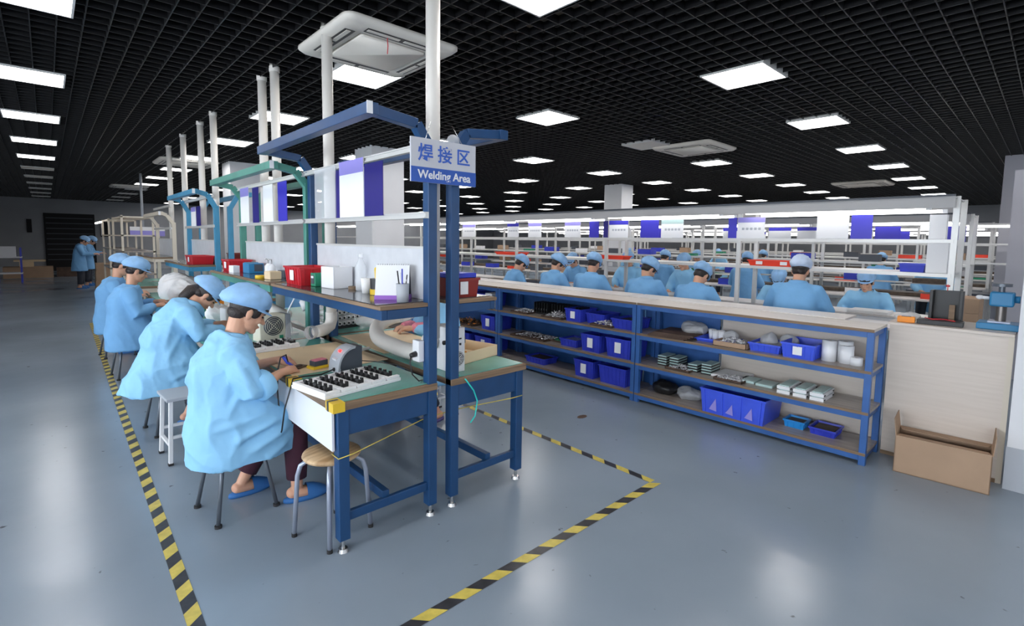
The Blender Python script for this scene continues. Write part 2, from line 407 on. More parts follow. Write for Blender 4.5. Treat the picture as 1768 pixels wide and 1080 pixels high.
tape((3.03, 1.8), (3.03, 12.0), 'black and yellow striped floor tape between the welding benches and the blue shelves', .055, .22)
cr = single(MB().cyl((0, 0, .001), .05, .002, 9), 'floor_scrap', 'brown', 'small brown scrap lying on the floor before the blue shelves', 'scrap')
cr.location = at('z', 0, 1005, 719); cr.scale = (1.2, .7, 1)

# ------------------------------------------------------------------ ceiling lights
def light_proto(lit, label):
    t = thing('ceiling_light', label, 'ceiling light')
    fr = MB()
    for a, b in (((-.3, -.3), (.3, -.285)), ((-.3, .285), (.3, .3)), ((-.3, -.285), (-.285, .285)), ((.285, -.285), (.3, .285))):
        fr.box((a[0], a[1], -.012), (b[0], b[1], .05))
    fr.box((-.3, -.3, .05), (.3, .3, .055))
    fr.build('frame', 'alu', t)
    MB().box((-.285, -.285, -.004), (.285, .285, .0)).build('diffuser', 'panel' if lit else 'acwhite', t)
    return t
ords = ['nearest', 'second', 'third', 'fourth', 'fifth', 'sixth', 'seventh', 'eighth', 'ninth', 'tenth', 'eleventh', 'twelfth', 'thirteenth', 'fourteenth']
rown = ['the left aisle', 'the welding benches', 'the walkway by the shelves', 'the front assembly line', 'the second assembly line', 'the third assembly line',
        'the fourth assembly line', 'the fifth assembly line', 'the right end of the hall', 'the right wall', 'the far right corner']
lp = light_proto(True, ''); dp = light_proto(False, ''); ul = ud = False
for i, x in enumerate(LX):
    vis = 0
    for j, y in enumerate(LY):
        if x > XR-.5 or y > YF-.5: continue
        if i >= 2:
            jj = min(j-2, 4); x = LX[i]+i*(.09-.055*jj); y = LY[j]-.18+.04*(j-2)+.09*(i-2)
        else: x = LX[i]
        dark = (i == 0 and j >= 8) or (i == 3 and j == 3) or (i == 1 and j > 9)
        v = Vector((x, y, CE))-Vector((0, 0, CAMZ)); dep = v.dot(fwd)
        px = CX+F_*v.dot(rgt)/dep if dep > .1 else -999; py = CY-F_*v.dot(upv)/dep if dep > .1 else -999
        inview = dep > .1 and -60 < px < 1830 and -60 < py < 1100
        if not inview and (y < -2.7 or (dep < .1 and x > 12)): continue
        if dark:
            o = dp if not ud else copy_tree(dp); ud = True
        else:
            o = lp if not ul else copy_tree(lp); ul = True
        vis += 1 if inview else 0
        if inview: lab = '%s ceiling panel, %s in the row above %s' % ('unlit' if dark else 'lit', ords[min(vis-1, 13)], rown[i])
        else: lab = 'ceiling panel behind the viewer above %s, %s place' % (rown[i], ords[min(j, 13)])
        # the rows drift a little, as hung
        place(o, (x, y, CE-.004), 0, lab, 'square ceiling light panels')

# ------------------------------------------------------------------ air conditioners
def ac(loc, label, s=.95):
    t = thing('ceiling_air_conditioner', label, 'air conditioner', loc)
    mb = MB(); h = s/2; R = []
    def sq(a, z, r):
        pts = []
        for cx, cy, a0 in ((1, 1, 0), (-1, 1, 90), (-1, -1, 180), (1, -1, 270)):
            for k in range(5):
                an = math.radians(a0+k*22.5); pts.append(Vector((cx*(a-r)+math.cos(an)*r, cy*(a-r)+math.sin(an)*r, z)))
        return pts
    mb.rings([sq(h-.03, .03, .08), sq(h, .02, .08), sq(h, -.005, .08), sq(h-.03, -.03, .07), sq(h*.62, -.035, .04), sq(h*.60, -.02, .04)], 0)
    mb.build('cassette_panel', 'acwhite', t)
    MB().rings([sq(h*.57, -.045, .03), sq(h*.57, -.02, .03)][::-1], 0).build('intake_grille', 'acwhite', t)
    for k in range(4):
        rz = Matrix.Rotation(k*PI/2, 4, 'Z')
        v = MB().box((-h*.6, h*.69, -.037), (h*.6, h*.85, -.034)).xf(rz).build('air_slot', 'black', t)
        f = MB().bar((-h*.58, h*.78, -.038), (-.02, h*.78, -.038), .035, .006).bar((.02, h*.78, -.038), (h*.58, h*.78, -.038), .035, .006).xf(rz).build('flap', 'acwhite', v)
    return t
a1 = ac((2.17, 4.08, CE-.02), 'large white cassette air conditioner in the ceiling above the blue welding bench', 1.02)
MB().tube([(-.13, -.4, -.05), (-.125, -.4, -.11), (-.13, -.4, -.17)], .004, 6).build('red_ribbon', 'red', a1)
ac((8.25, 4.35, CE-.02), 'white cassette air conditioner above the front assembly line', 1.05)
ac((2.35, 13.2, CE-.02), 'yellowed cassette air conditioner far above the cream bench frames', 1.1)
ac((2.1, 21, CE-.02), 'dim cassette air conditioner furthest away above the left aisle', 1.0)
ac((15.9, 3.6, CE-.02), 'flat cassette air conditioner at the right above the assembly lines', 1.2)

# ------------------------------------------------------------------ exhaust pipes
pcount = ['nearest', 'second', 'third', 'fourth', 'fifth', 'sixth', 'seventh', 'eighth']
def pipe(y, z0, label, r=.042, elbow=None):
    t = thing('exhaust_pipe', label, 'pipe', (1.715, y, 0), 0, 'white exhaust pipes along the welding benches')
    mb = MB(); pts = [(0, 0, CE+.25), (0, 0, z0)]
    mb.tube(pts, r, 20); mb.build('duct_pipe', 'pipe', t)
    MB().cyl((0, 0, CE-.03), r+.006, .05, 20).build('collar', 'pipe', t)
    if elbow:
        mb = MB(); mb.tube([(0, 0, z0+.01), (0, 0, z0-.05), (-.02, -.01, z0-.1), (-.07, -.03, z0-.125), (-.16, -.08, z0-.125)], r+.006, 20); mb.build('elbow', 'pipe', t)
    return t
pipe(2.56, 1.06, 'nearest white exhaust pipe, rising behind the hanging sign')
pipe(4.06, 1.04, 'second white exhaust pipe, left of the hanging sign, with an elbow at its foot', elbow=True)
pipe(5.31, .95, 'right one of the two close white pipes above the green frame')
pipe(5.70, .95, 'left one of the two close white pipes above the green frame')
pipe(7.78, .95, 'right one of the two pipes beside the near light blue frame post')
pipe(8.55, .95, 'left one of the two pipes beside the near light blue frame post')
pipe(9.8, .95, 'white pipe second from the far end of the pipe row')
pipe(11.1, .95, 'farthest white exhaust pipe of the row')

# ------------------------------------------------------------------ welding benches
def bench(side, y0, y1, mt, label, arm=(1.26, 2.33), ph=2.2, front=1.03, full=True, rails=True, apron='blue'):
    """side -1: worked from the left aisle, +1: from the right"""
    X = (lambda x: x) if side < 0 else (lambda x: 3.43-x)
    t = thing('workbench', label, 'workbench', (X(1.35), y0, 0)); ox, oy = X(1.35), y0
    def P(*a): return (X(a[0])-ox, a[1]-oy, a[2])
    def bx(mb, a, b, mi=0): return mb.box(P(*a), P(*b), mi)
    bx(MB(), (front, y0-.005, .775), (1.665, y1, .815)).build('tabletop', 'edge', t, bevel=.003)
    bx(MB(), (front+.012, y0+.02, .815), (1.665, y1-.01, .819)).build('desk_mat', 'mat', t)
    # end aprons
    for ya in (y0+.012, y1-.04):
        bx(MB(), (1.06, ya, .635), (1.64, ya+.028, .775)).build('end_apron', mt, t, bevel=.003)
        bx(MB(), (1.09, ya-.01+.012, .165), (1.62, ya+.03, .215)).build('end_stretcher', mt, t, bevel=.003)
    if apron: bx(MB(), (1.065, y0+.06, .62), (1.09, y1-.06, .775)).build('front_apron', mt, t, bevel=.003)
    bx(MB(), (1.32, y0+.03, .20), (1.36, y1-.03, .25)).build('long_stretcher', mt, t, bevel=.003)
    for ya in (y0, y1-.06):
        l = bx(MB(), (1.055, ya, .07), (1.115, ya+.06, .775)).build('leg', mt, t, bevel=.004)
        MB().cyl(P(1.085, ya+.03, 0), .030, .018, 16, 0, .024).cyl(P(1.085, ya+.03, .018), .011, .06, 8).build('levelling_foot', 'chrome', l)
        l = bx(MB(), (1.605, ya, .07), (1.665, ya+.06, ph)).build('post', mt, t, bevel=.004)
        MB().cyl(P(1.635, ya+.03, 0), .030, .018, 16, 0, .024).cyl(P(1.635, ya+.03, .018), .011, .06, 8).build('levelling_foot', 'chrome', l)
        # canopy arm: post top leans out, then runs level to the front beam
        a = MB(); ax, az = arm; s = .055
        xs = [(1.635, ph-.03), (1.54, az-.03), (ax+.02, az)]
        for (xa, za), (xb, zb) in zip(xs, xs[1:]): a.bar(P(xa, ya+.03, za), P(xb, ya+.03, zb), s, s)
        a.build('canopy_arm', mt, t, bevel=.003)
    bm = MB(); bx(bm, (arm[0]-.03, y0-.01, arm[1]-.03), (arm[0]+.035, y1+.01, arm[1]+.03)); bb = bm.build('canopy_beam', mt, t, bevel=.003)
    if side < 0: bx(MB(), (arm[0]-.032, y0-.014, arm[1]-.03), (arm[0]+.0, y0-.009, arm[1]+.032)).build('end_cap', 'white', bb)
    # shelf
    sx = 1.30
    bx(MB(), (sx, y0+.005, 1.2755), (1.604, y1, 1.297)) if False else bx(bx(MB(), (sx, y0+.003, 1.2755), (1.603, y1, 1.297)), (1.603, y0+.062, 1.2755), (1.665, y1-.062, 1.297)).build('shelf_board', 'edge', t, bevel=.002)
    bx(MB(), (sx+.01, y0+.063, 1.297), (1.665, y1-.063, 1.301)).build('shelf_laminate', 'darktop', t)
    fr = MB(); bx(fr, (sx+.01, y0+.01, 1.22), (sx+.045, y1-.005, 1.275)); bx(fr, (sx+.046, y0+.01, 1.22), (1.604, y0+.045, 1.274)); bx(fr, (sx+.046, y1-.045, 1.22), (1.604, y1-.01, 1.274))
    fr.build('shelf_frame', mt, t, bevel=.003)
    if rails:
        for z in (2.185, 1.80):
            r = MB(); bx(r, (1.585, y0+.0, z-.018), (1.607, y1, z+.018)); bx(r, (1.577, y0+.0, z-.018), (1.587, y1, z-.010)); bx(r, (1.577, y0, z+.010), (1.587, y1, z+.018))
            r.build('document_rail', 'alu', t)
        b = MB(); bx(b, (1.650, y0+.07, 1.302), (1.661, y1-.07, 1.61)); wbd = b.build('back_board', 'whiteboard', t)
        r = MB(); bx(r, (1.646, y0+.065, 1.605), (1.665, y1-.06, 1.62)); r.build('board_edge', 'alu', wbd)
    return t
bench(-1, 2.44, 4.24, 'blue', 'near left welding bench with navy blue frame, green top and tall overhead canopy')
bench(1, 2.44, 4.24, 'blue', 'near right welding bench with navy blue frame and short canopy, right of the hanging sign', rails=False)
bench(-1, 4.29, 6.27, 'green', 'green framed welding bench behind the navy left bench', (1.36, 2.24), 2.12)
bench(1, 4.29, 6.27, 'green', 'green framed bench on the far side of the whiteboards', (1.36, 2.24), 2.12, rails=False)
bench(-1, 7.40, 9.16, 'lblue', 'light blue framed welding bench with arched canopy, left row', (1.40, 2.23), 2.06)
bench(1, 7.40, 9.16, 'lblue', 'light blue framed bench facing the right side, far down the row', (1.40, 2.23), 2.06, rails=False)
bench(-1, 10.4, 12.2, 'cream', 'cream framed bench in the left row beyond the light blue one', (1.45, 2.05), 1.9)
# white board hung on the front of the near bench
fb = single(MB().box((1.035, 2.47, .56), (1.048, 3.75, .772)), 'front_board', ['white'], 'white hanging board along the front edge of the near left bench', 'board')
# low linking bench between green and light blue frames
lb = thing('workbench', 'plain low green topped table bridging green and light blue benches', 'workbench', (1.35, 6.3, 0))
MB().box((-.3, .0, .775), (.35, 1.06, .815)).build('tabletop', 'edge', lb); MB().box((-.29, .01, .815), (.34, 1.05, .819)).build('desk_mat', 'mat', lb)
for a in ((-.28, .02), (.28, .02), (-.28, 1.0), (.28, 1.0)): MB().box((a[0]-.02, a[1], 0), (a[0]+.02, a[1]+.04, .775)).build('leg', 'lblue', lb)

# cream display frames at the far end of the row
for k, (y, lab) in enumerate(((13.6, 'cream metal frame with two bars beyond the cream bench'), (16.6, 'pale frame with lamps and small placards far down the left aisle'))):
    t = thing('display_frame', lab, 'frame', (1.55, y, 0))
    for yy in (0, 1.9):
        for xx in (-.35, .2): MB().box((xx-.02, yy-.02, 0), (xx+.02, yy+.02, 2.1)).build('post', 'cream', t)
    for z in (.8, 1.3, 1.65, 2.05): MB().box((-.37, -.02, z), (.22, 1.92, z+.03)).build('shelf_bar' if z > 1.4 else 'shelf_board', 'cream' if z > 1.4 else 'shelfb', t)
    if k:
        for yy in (.1, 1.1): MB().cyl((0, 0, 0), .022, .8, 10).xf(Matrix.Translation((-.5, yy+.8, 2.0)) @ Matrix.Rotation(PI/2, 4, 'X')).build('lamp_tube', 'tube', t)

# ------------------------------------------------------------------ hanging sign
sg = thing('area_sign', 'white and blue hanging sign reading Welding Area in two scripts', 'sign', (1.66, 2.365, 2.09), math.radians(-1.5))
MB().box((-.215, -.006, -.118), (.215, .006, .118)).build('sign_board', 'signwhite', sg, bevel=.001)
MB().box((-.215, -.0085, -.118), (.215, -.006, -.037)).build('blue_band', 'signblue', sg)
def text(s, size, loc, parent, mt, off=0.0, ext=.001, sx=1.0, rot=(PI/2, 0, 0), name='lettering', sp=1.0):
    cu = bpy.data.curves.new(name, 'FONT'); cu.body = s; cu.size = size; cu.align_x = 'CENTER'; cu.align_y = 'CENTER'
    cu.offset = off; cu.extrude = ext; cu.space_character = sp; cu.materials.append(M[mt])
    o = bpy.data.objects.new(name, cu); C.objects.link(o)
    dg = bpy.context.evaluated_depsgraph_get(); me = bpy.data.meshes.new_from_object(o.evaluated_get(dg))
    bpy.data.objects.remove(o); o = bpy.data.objects.new(name, me); C.objects.link(o)
    o.location = loc; o.rotation_euler = rot; o.scale = (sx, 1, 1)
    if parent: o.parent = parent
    return o
text('\u710a \u63a5 \u533a', 0.098, (0, -.008, .035), sg, 'textblue', .0014, sp=1.0)
text('Welding Area', .062, (.0, -.010, -.077), sg, 'white', .0012)
for s in (-.12, .12): MB().tube([(s, 0, .118), (s*.6, .03, .22)], .0015, 5).build('hanging_wire', 'chrome', sg)
pb = MB().ell((0, 0, 0), (.05, .03, .06), 0, 12, 8)
o = single(pb, 'plastic_wrap', 'clear', 'crumpled clear plastic wrap behind the top of the sign', 'plastic wrap'); o.location = (1.79, 2.46, 2.22)

# files and sleeves on the document rails
def doc(name, y0, y1, z0, z1, mt, label, cat, band=None, x=1.572):
    t = thing(name, label, cat, (x, (y0+y1)/2, z0))
    w = abs(y1-y0)/2; h = z1-z0; mb = MB(); mb.box((-.004, -w, 0), (.0, w, h)); mb.build('sheet', mt, t)
    if band: MB().box((-.0055, -w, h*.76), (-.004, w, h)).build('header_band', band, t)
    return t
doc('clear_sleeve', 3.60, 3.99, 1.81, 2.19, 'clear', 'empty clear plastic sleeve on the rail of the near left bench', 'sleeve', x=1.572)
doc('blue_file', 3.50, 3.62, 1.81, 2.15, 'navypaper', 'narrow strip of navy file beside the clear sleeve', 'file', x=1.576)
doc('work_sheet', 3.16, 3.53, 1.81, 2.20, 'paper', 'white work instruction sheet with lilac header on the near bench rail', 'document', 'lilac', x=1.570)
doc('blue_file', 2.90, 3.15, 1.81, 2.15, 'navypaper', 'wide navy blue file on the near bench rail', 'file', x=1.572)
doc('work_sheet', 5.75, 6.05, 1.81, 2.18, 'paper', 'white sheet on the rail of the green bench, left end', 'document', 'lilac', x=1.572)
doc('blue_file', 5.42, 5.62, 1.81, 2.16, 'navypaper', 'narrow navy file on the green bench rail', 'file', x=1.572)
doc('work_sheet', 5.0, 5.28, 1.81, 2.16, 'paper', 'white sheet on the rail of the green bench, beside the bright blue file', 'document', x=1.574)
doc('blue_file', 4.62, 4.85, 1.81, 2.16, 'placb', 'bright blue file on the green bench rail', 'file', x=1.572)
doc('work_sheet', 8.3, 8.6, 1.81, 2.08, 'paper', 'pale sheet on the light blue bench rail', 'document', 'lilac', x=1.572)
doc('blue_file', 8.0, 8.25, 1.81, 2.08, 'navypaper', 'navy file on the light blue bench rail', 'file', x=1.572)

# ------------------------------------------------------------------ people
def rotY(a): return Matrix.Rotation(a, 3, 'Y')
def head_parts(hc, pit, yawh, detail, body, hairstyle='short'):
    """add head to body builder; returns function mapping head frame (x fwd, z up) to person frame"""
    R = Matrix.Rotation(yawh, 3, 'Z') @ rotY(pit)
    hc = Vector(hc)
    def T(p): return hc + R @ Vector(p)
    def el(c, r): body.ell(T(c), r, 0, 20, 12, R)
    el((-.012, 0, .030), (.095, .074, .088)); el((.018, 0, -.005), (.075, .066, .085))
    el((.030, 0, -.060), (.056, .052, .050)); el((.072, 0, -.092), (.022, .026, .020))
    el((.078, 0, .030), (.016, .050, .012)); el((.066, .036, -.022), (.022, .020, .022)); el((.066, -.036, -.022), (.022, .020, .022))
    body.tube([T((.086, 0, .018)), T((.098, 0, -.008)), T((.112, 0, -.026))], [.008, .010, .013], 10, round_ends=True)
    el((.098, .011, -.030), (.010, .008, .007)); el((.098, -.011, -.030), (.010, .008, .007))
    el((.090, 0, -.056), (.010, .022, .006)); el((.088, 0, -.066), (.010, .019, .007))
    for s in (-1, 1):
        el((-.004, s*.079, -.006), (.019, .008, .032)); el((.002, s*.074, -.030), (.010, .007, .012))
    return T, R
def hand(mb, w, d, n, s, curl=.6, spread=1.0, k=1.0):
    """w wrist, d direction of the palm, n palm normal (down side), s +1/-1 side the thumb is on"""
    w = Vector(w); d = Vector(d).normalized(); n = Vector(n); n = (n-d*n.dot(d)).normalized(); t = d.cross(n).normalized()*s
    mb.tube([w, w+d*.035*k, w+d*.075*k], [.024*k, .030*k, .026*k], 10, ell=1.0, round_ends=True)
    for i, (off, L, r) in enumerate(((.027, .068, .0085), (.009, .077, .009), (-.009, .071, .0085), (-.026, .056, .0075))):
        p = w+d*.078*k+t*off*k; c = curl*(1+.12*i)
        d1 = (d*math.cos(c*.5)+n*math.sin(c*.5)+t*off*1.5*spread).normalized(); d2 = (d*math.cos(c*1.3)+n*math.sin(c*1.3)).normalized(); d3 = (d*math.cos(c*2)+n*math.sin(c*2)).normalized()
        q1 = p+d1*L*.45*k; q2 = q1+d2*L*.32*k; q3 = q2+d3*L*.25*k
        mb.tube([p-d*.02*k, q1, q2, q3], [r*1.05*k, r*k, r*.92*k, r*.8*k], 8, round_ends=True)
    p = w+d*.025*k+t*.022*k; q1 = p+(d*.6+t*.7+n*.2).normalized()*.034*k; q2 = q1+(d*.9+t*.15+n*.4).normalized()*.03*k; q3 = q2+(d*.95-t*.1+n*.5).normalized()*.022*k
    mb.tube([p, q1, q2, q3], [.012*k, .011*k, .010*k, .008*k], 8, round_ends=True)
def sring(cx, cy, z, rx, ry, tilt=0, n=28, e=2.4, lift=None):
    pts = []
    for j in range(n):
        a = 2*PI*j/n; c, s = math.cos(a), math.sin(a)
        x = math.copysign(abs(c)**(2/e), c)*rx; y = math.copysign(abs(s)**(2/e), s)*ry
        pts.append(Vector((cx+x, cy+y, z+x*tilt+(lift(x, y) if lift else 0))))
    return pts
RID = [((-.05, -.2, .92), (-.12, -.23, .72), .5), ((.02, -.2, .86), (-.10, -.25, .64), 1), ((.22, -.24, .59), (-.10, -.26, .49), 1), ((.28, -.23, .53), (-.02, -.26, .41), 1),
       ((.32, -.22, .47), (.10, -.25, .36), .8), ((.12, -.24, .64), (-.20, -.22, .57), .9), ((-.20, -.10, .95), (-.22, -.14, .70), .7), ((-.06, -.26, .98), (.02, -.31, .83), .8),
       ((.0, -.27, .93), (.07, -.32, .80), -.8), ((.18, -.24, .555), (-.08, -.26, .455), -.9), ((-.16, -.22, .80), (-.20, -.2, .45), .6), ((.25, .0, .61), (.05, -.2, .63), .8), ((-.1, -.15, 1.0), (-.19, -.05, .85), .6)]
RID = [(Vector(a), Vector(b), k) for a, b, k in RID]
def folds(amp, seed, kind='x', rid=0):
    base = folds0(amp, seed)
    if not rid: return base
    def f(co, n):
        v = base(co, n)
        for a, b, k in RID:
            d = b-a; t = max(0, min(1, (co-a).dot(d)/d.length_squared)); q = (co-a-d*t).length
            if q < .06: v += rid*k*math.exp(-(q/.020)**2)*(1-abs(2*t-1)**4)
        return v
    return f
def folds0(amp, seed):
    def f(co, n):
        p = Vector(co)+Vector((seed*7.3, seed*3.1, seed))
        a = noise.noise(Vector((p.x*5+p.z*2.5, p.y*5, p.z*3-p.x*2))); b = noise.noise(Vector((p.x*15+p.z*8, p.y*16, p.z*9-p.x*5)))
        r = 1-abs(a)*2.4; r2 = 1-abs(b)*2.2
        return amp*(max(0, r)**1.6*1.1+max(0, r2)**2*.22-.45)
    return f

def person(name, label, J, detail=1, legs=True, opts=None, group=None):
    """J joints in the person's frame: x forward, y to the left, z up"""
    o = dict(cap='cap', smock='smock', trouser='dtrouser', slipper='slipper', hair='short', seed=1, vox=.009, svox=.014, amp=.010, hand=1.0, standing=False, sleeve=.62)
    o.update(opts or {})
    t = thing(name, label, 'person'); t['group'] = group or 'workers in light blue smocks'
    body = MB()
    pel, wst, chs, shc, nck = [Vector(J[k]) for k in ('pelvis', 'waist', 'chest', 'shc', 'neck')]
    hc = Vector(J['head']); pit = J.get('pitch', .3); yw = J.get('yaw', 0)
    T, R = head_parts(hc, pit, yw, detail, body)
    # neck
    body.tube([nck-Vector((.02, 0, .06)), nck, T((-.03, 0, -.055)), T((-.02, 0, -.01))], [.062, .056, .052, .055], 14, round_ends=True)
    body.tube([pel, wst, chs, shc], [.12, .11, .11, .065], 14, ell=1.2, up=(1, 0, 0), round_ends=True)
    arms = {}
    for s, k in ((-1, 'r'), (1, 'l')):
        sh, el, wr = Vector(J['sh'+k]), Vector(J['el'+k]), Vector(J['wr'+k])
        body.tube([shc+Vector((0, s*.06, 0)), sh, (sh+el)/2, el, el.lerp(wr, .35), wr], [.06, .055, .046, .038, .038, .025], 12, round_ends=True)
        hd = Vector(J.get('hd'+k, wr-el)); hand(body, wr, hd, J.get('hn'+k, (0, 0, -1)), J.get('ht'+k, s) if False else (1 if k == 'r' else -1)*J.get('ts', 1), J.get('curl', .55), k=o['hand'])
        arms[k] = (sh, el, wr)
        if legs:
            hp, kn, an = Vector(J['hp'+k]), Vector(J['kn'+k]), Vector(J['an'+k])
            body.tube([pel+Vector((0, s*.05, 0)), hp, (hp+kn)/2, kn, kn.lerp(an, .35), an], [.09, .09, .075, .058, .052, .034], 12, round_ends=True)
            fd = Vector(J.get('ft'+k, (1, 0, 0))).normalized()
            body.tube([an-fd*.03+Vector((0, 0, -.03)), an+fd*.05+Vector((0, 0, -.038)), an+fd*.13+Vector((0, 0, -.052))], [.034, .034, .026], 10, ell=1.2, round_ends=True)
    b = remesh(body, o['vox'], 'skin', 'body', t, smooth=3)
    # smock
    sm = MB()
    sm.rings([sring(*r[:5], *(r[5:6] or (0,)), e=2.5) for r in J['smock']], 0)
    for k, s in (('r', -1), ('l', 1)):
        sh, el, wr = arms[k]; f = o['sleeve']
        e2 = el.lerp(wr, f)
        sm.tube([shc+Vector((0, s*.05, -.02)), sh+Vector((0, 0, -.005)), (sh+el)/2, el, el.lerp(wr, f*.55), e2], [.085, .083, .078, .072, .066, .062 if o['standing'] or f < .8 else .045], 16, up=(0, 1, 0), round_ends=False)
        if f < .8:  # turned-up cuff
            d = (wr-el).normalized(); sm.tube([e2-d*.045, e2-d*.004], [.070, .070], 16)
    sm.tube([wst, chs, shc+Vector((-.01, 0, 0)), nck+Vector((-.012, 0, .0))], [.12, .135, .115, .074], 18, ell=1.15, up=(1, 0, 0), round_ends=False)
    sk = remesh(sm, o['svox'], o['smock'], 'smock', t, smooth=5 if detail < 2 else 4, fold=folds(o['amp'], o['seed'], rid=o.get('rid', 0)))
    if detail > 1 and o['sleeve'] < .8:
        for k in 'rl':
            sh, el, wr = arms[k]; e2 = el.lerp(wr, o['sleeve']); d = (wr-el).normalized()
            cf = MB(); cf.tube([e2-d*.085, e2-d*.080, e2-d*.01, e2, e2-d*.004, e2-d*.02], [.070, .088, .084, .078, .068, .064], 20, up=(0, 1, 0)); cf.build('sleeve_cuff', o['smock'], sk)
    # collar
    cl = MB(); dn = (T((-.02, 0, -.06))-nck).normalized()
    base = nck+Vector((.0, 0, -.015)); Q = Vector((0, 0, 1)).rotation_difference(dn.lerp(Vector((0, 0, 1)), .4).normalized()).to_matrix()
    RR = []
    for rr, zz in ((.095, -.03), (.082, .02), (.076, .035), (.088, .03), (.105, -.012), (.10, -.03)):
        ring = []
        for j in range(20):
            a = 2*PI*j/20; dip = -.05*max(0, math.cos(a))**2
            ring.append(base+Q @ Vector((math.cos(a)*rr+.01*(math.cos(a) > .6), math.sin(a)*rr, zz+dip)))
        RR.append(ring)
    cl.rings(RR, 0, cap=False).build('collar', o['smock'], sk)
    # hair
    hr = MB()
    hr.ell(T((-.018, 0, .036)), (.100, .082, .090), 0, 20, 12, R)
    hr.ell(T((-.050, 0, -.020)), (.058, .068, .050), 0, 16, 10, R)
    if o['hair'] != 'man':
        hr.ell(T((.072, 0, .050)), (.034, .060, .026), 0, 16, 10, R)
        for s in (-1, 1): hr.ell(T((.028, s*.066, .018)), (.030, .014, .038), 0, 12, 8, R)
    if o['hair'] == 'long':
        hr.tube([T((-.07, 0, .0)), T((-.10, 0, -.06)), T((-.09, 0, -.13))], [.05, .055, .045], 12, round_ends=True)
    hh = hr.build('hair', o['hair_mat'] if 'hair_mat' in o else 'hair', t)
    # cap
    cp = MB(); seg = 28
    prof = [(.00, .142), (.45, .136), (.75, .118), (.95, .090), (1.06, .055), (1.03, .020), (.93, .002)]
    bk = o.get('puff', 1.0); RR = []
    for k_, (q, z) in enumerate(prof):
        ring = []
        for j in range(seg):
            a = 2*PI*j/seg; c, s = math.cos(a), math.sin(a)
            back = max(0, -c); x = c*.108*q; y = s*.096*q
            x -= back*.040*q*bk; zz = z*.92 + back*.010 - (.040 if q > .9 else .02*q)*back
            w = .0045*math.sin(a*9+k_)*q+.003*math.sin(a*17+k_*2.3)*q
            sc_ = 1+w/.1
            ring.append(T((x*sc_-.012, y*sc_, zz+.036+w*.5)))
        RR.append(ring)
    cp.rings(RR[::-1], 0)
    if o.get('brim', True):
        top, bot = [], []
        for j in range(15):
            a = -1.25+2.5*j/14; c, s = math.cos(a), math.sin(a); e = .045*math.cos(a*1.2)
            for lst, dz in ((top, .006), (bot, .0)):
                lst.append((T((c*.098-.008, s*.090, .044+dz)), T((c*(.098+e)-.008, s*(.092+e*.4), .032+dz))))
        vs = [p for l in (top, bot) for q in l for p in q]; n_ = 15; fs = []
        for j in range(14):
            a0 = j*2; fs += [(a0, a0+1, a0+3, a0+2), (2*n_+a0, 2*n_+a0+2, 2*n_+a0+3, 2*n_+a0+1), (a0+1, 2*n_+a0+1, 2*n_+a0+3, a0+3)]
        cp.add(vs, fs, 0, True)
    cp.build('bouffant_cap' if o.get('brim', True) is False else 'cap', o['cap'], t)
    # face marks: eyes, brows, lips
    ey = MB()
    for s in (-1, 1):
        ey.ell(T((.083, s*.031, .006)), (.010, .015, .0055), 0, 10, 6, R)
        ey.tube([T((.089, s*.016, .024)), T((.092, s*.032, .028)), T((.080, s*.050, .022))], .0028, 6)
    ey.build('eyes', 'hair', t)
    MB().ell(T((.096, 0, -.061)), (.006, .018, .005), 0, 10, 6, R).build('lips', 'lips', t)
    if legs:
        for k in 'rl':
            hp, kn, an = Vector(J['hp'+k]), Vector(J['kn'+k]), Vector(J['an'+k])
            fd = Vector(J.get('ft'+k, (1, 0, 0))).normalized(); tr = MB()
            tr.tube([pel, hp, (hp+kn)/2, kn, (kn+an)/2, an+(kn-an)*.14], [.11, .105, .092, .080, .070, .060], 16, round_ends=False)
            tr.build('trouser_leg', o['trouser'], t)
            sl = MB(); g = Vector((0, 0, -an.z)); n0 = Vector((-fd.y, fd.x, 0))
            def soleR(z, k2): return [an+g+Vector((0, 0, z))+fd*(.05+math.cos(2*PI*j/18)*.135*k2)+n0*math.sin(2*PI*j/18)*.048*k2*(1-.12*math.cos(2*PI*j/18)*-1) for j in range(18)]
            sl.rings([soleR(0, .97), soleR(.012, 1), soleR(.024, .98)], 0)
            up = []
            for xq, hq, wq in ((.055, .082, .050), (.10, .072, .052), (.145, .052, .048), (.178, .030, .036)):
                up.append([an+g+fd*xq+n0*math.cos(PI*j/8)*wq+Vector((0, 0, .018+math.sin(PI*j/8)*hq)) for j in range(9)])
            vs = [p for r in up for p in r]; fs = [(i*9+j, i*9+j+1, (i+1)*9+j+1, (i+1)*9+j) for i in range(3) for j in range(8)]
            sl.add(vs, fs, 0, True); sl.build('slipper', o['slipper'], t)
    return t

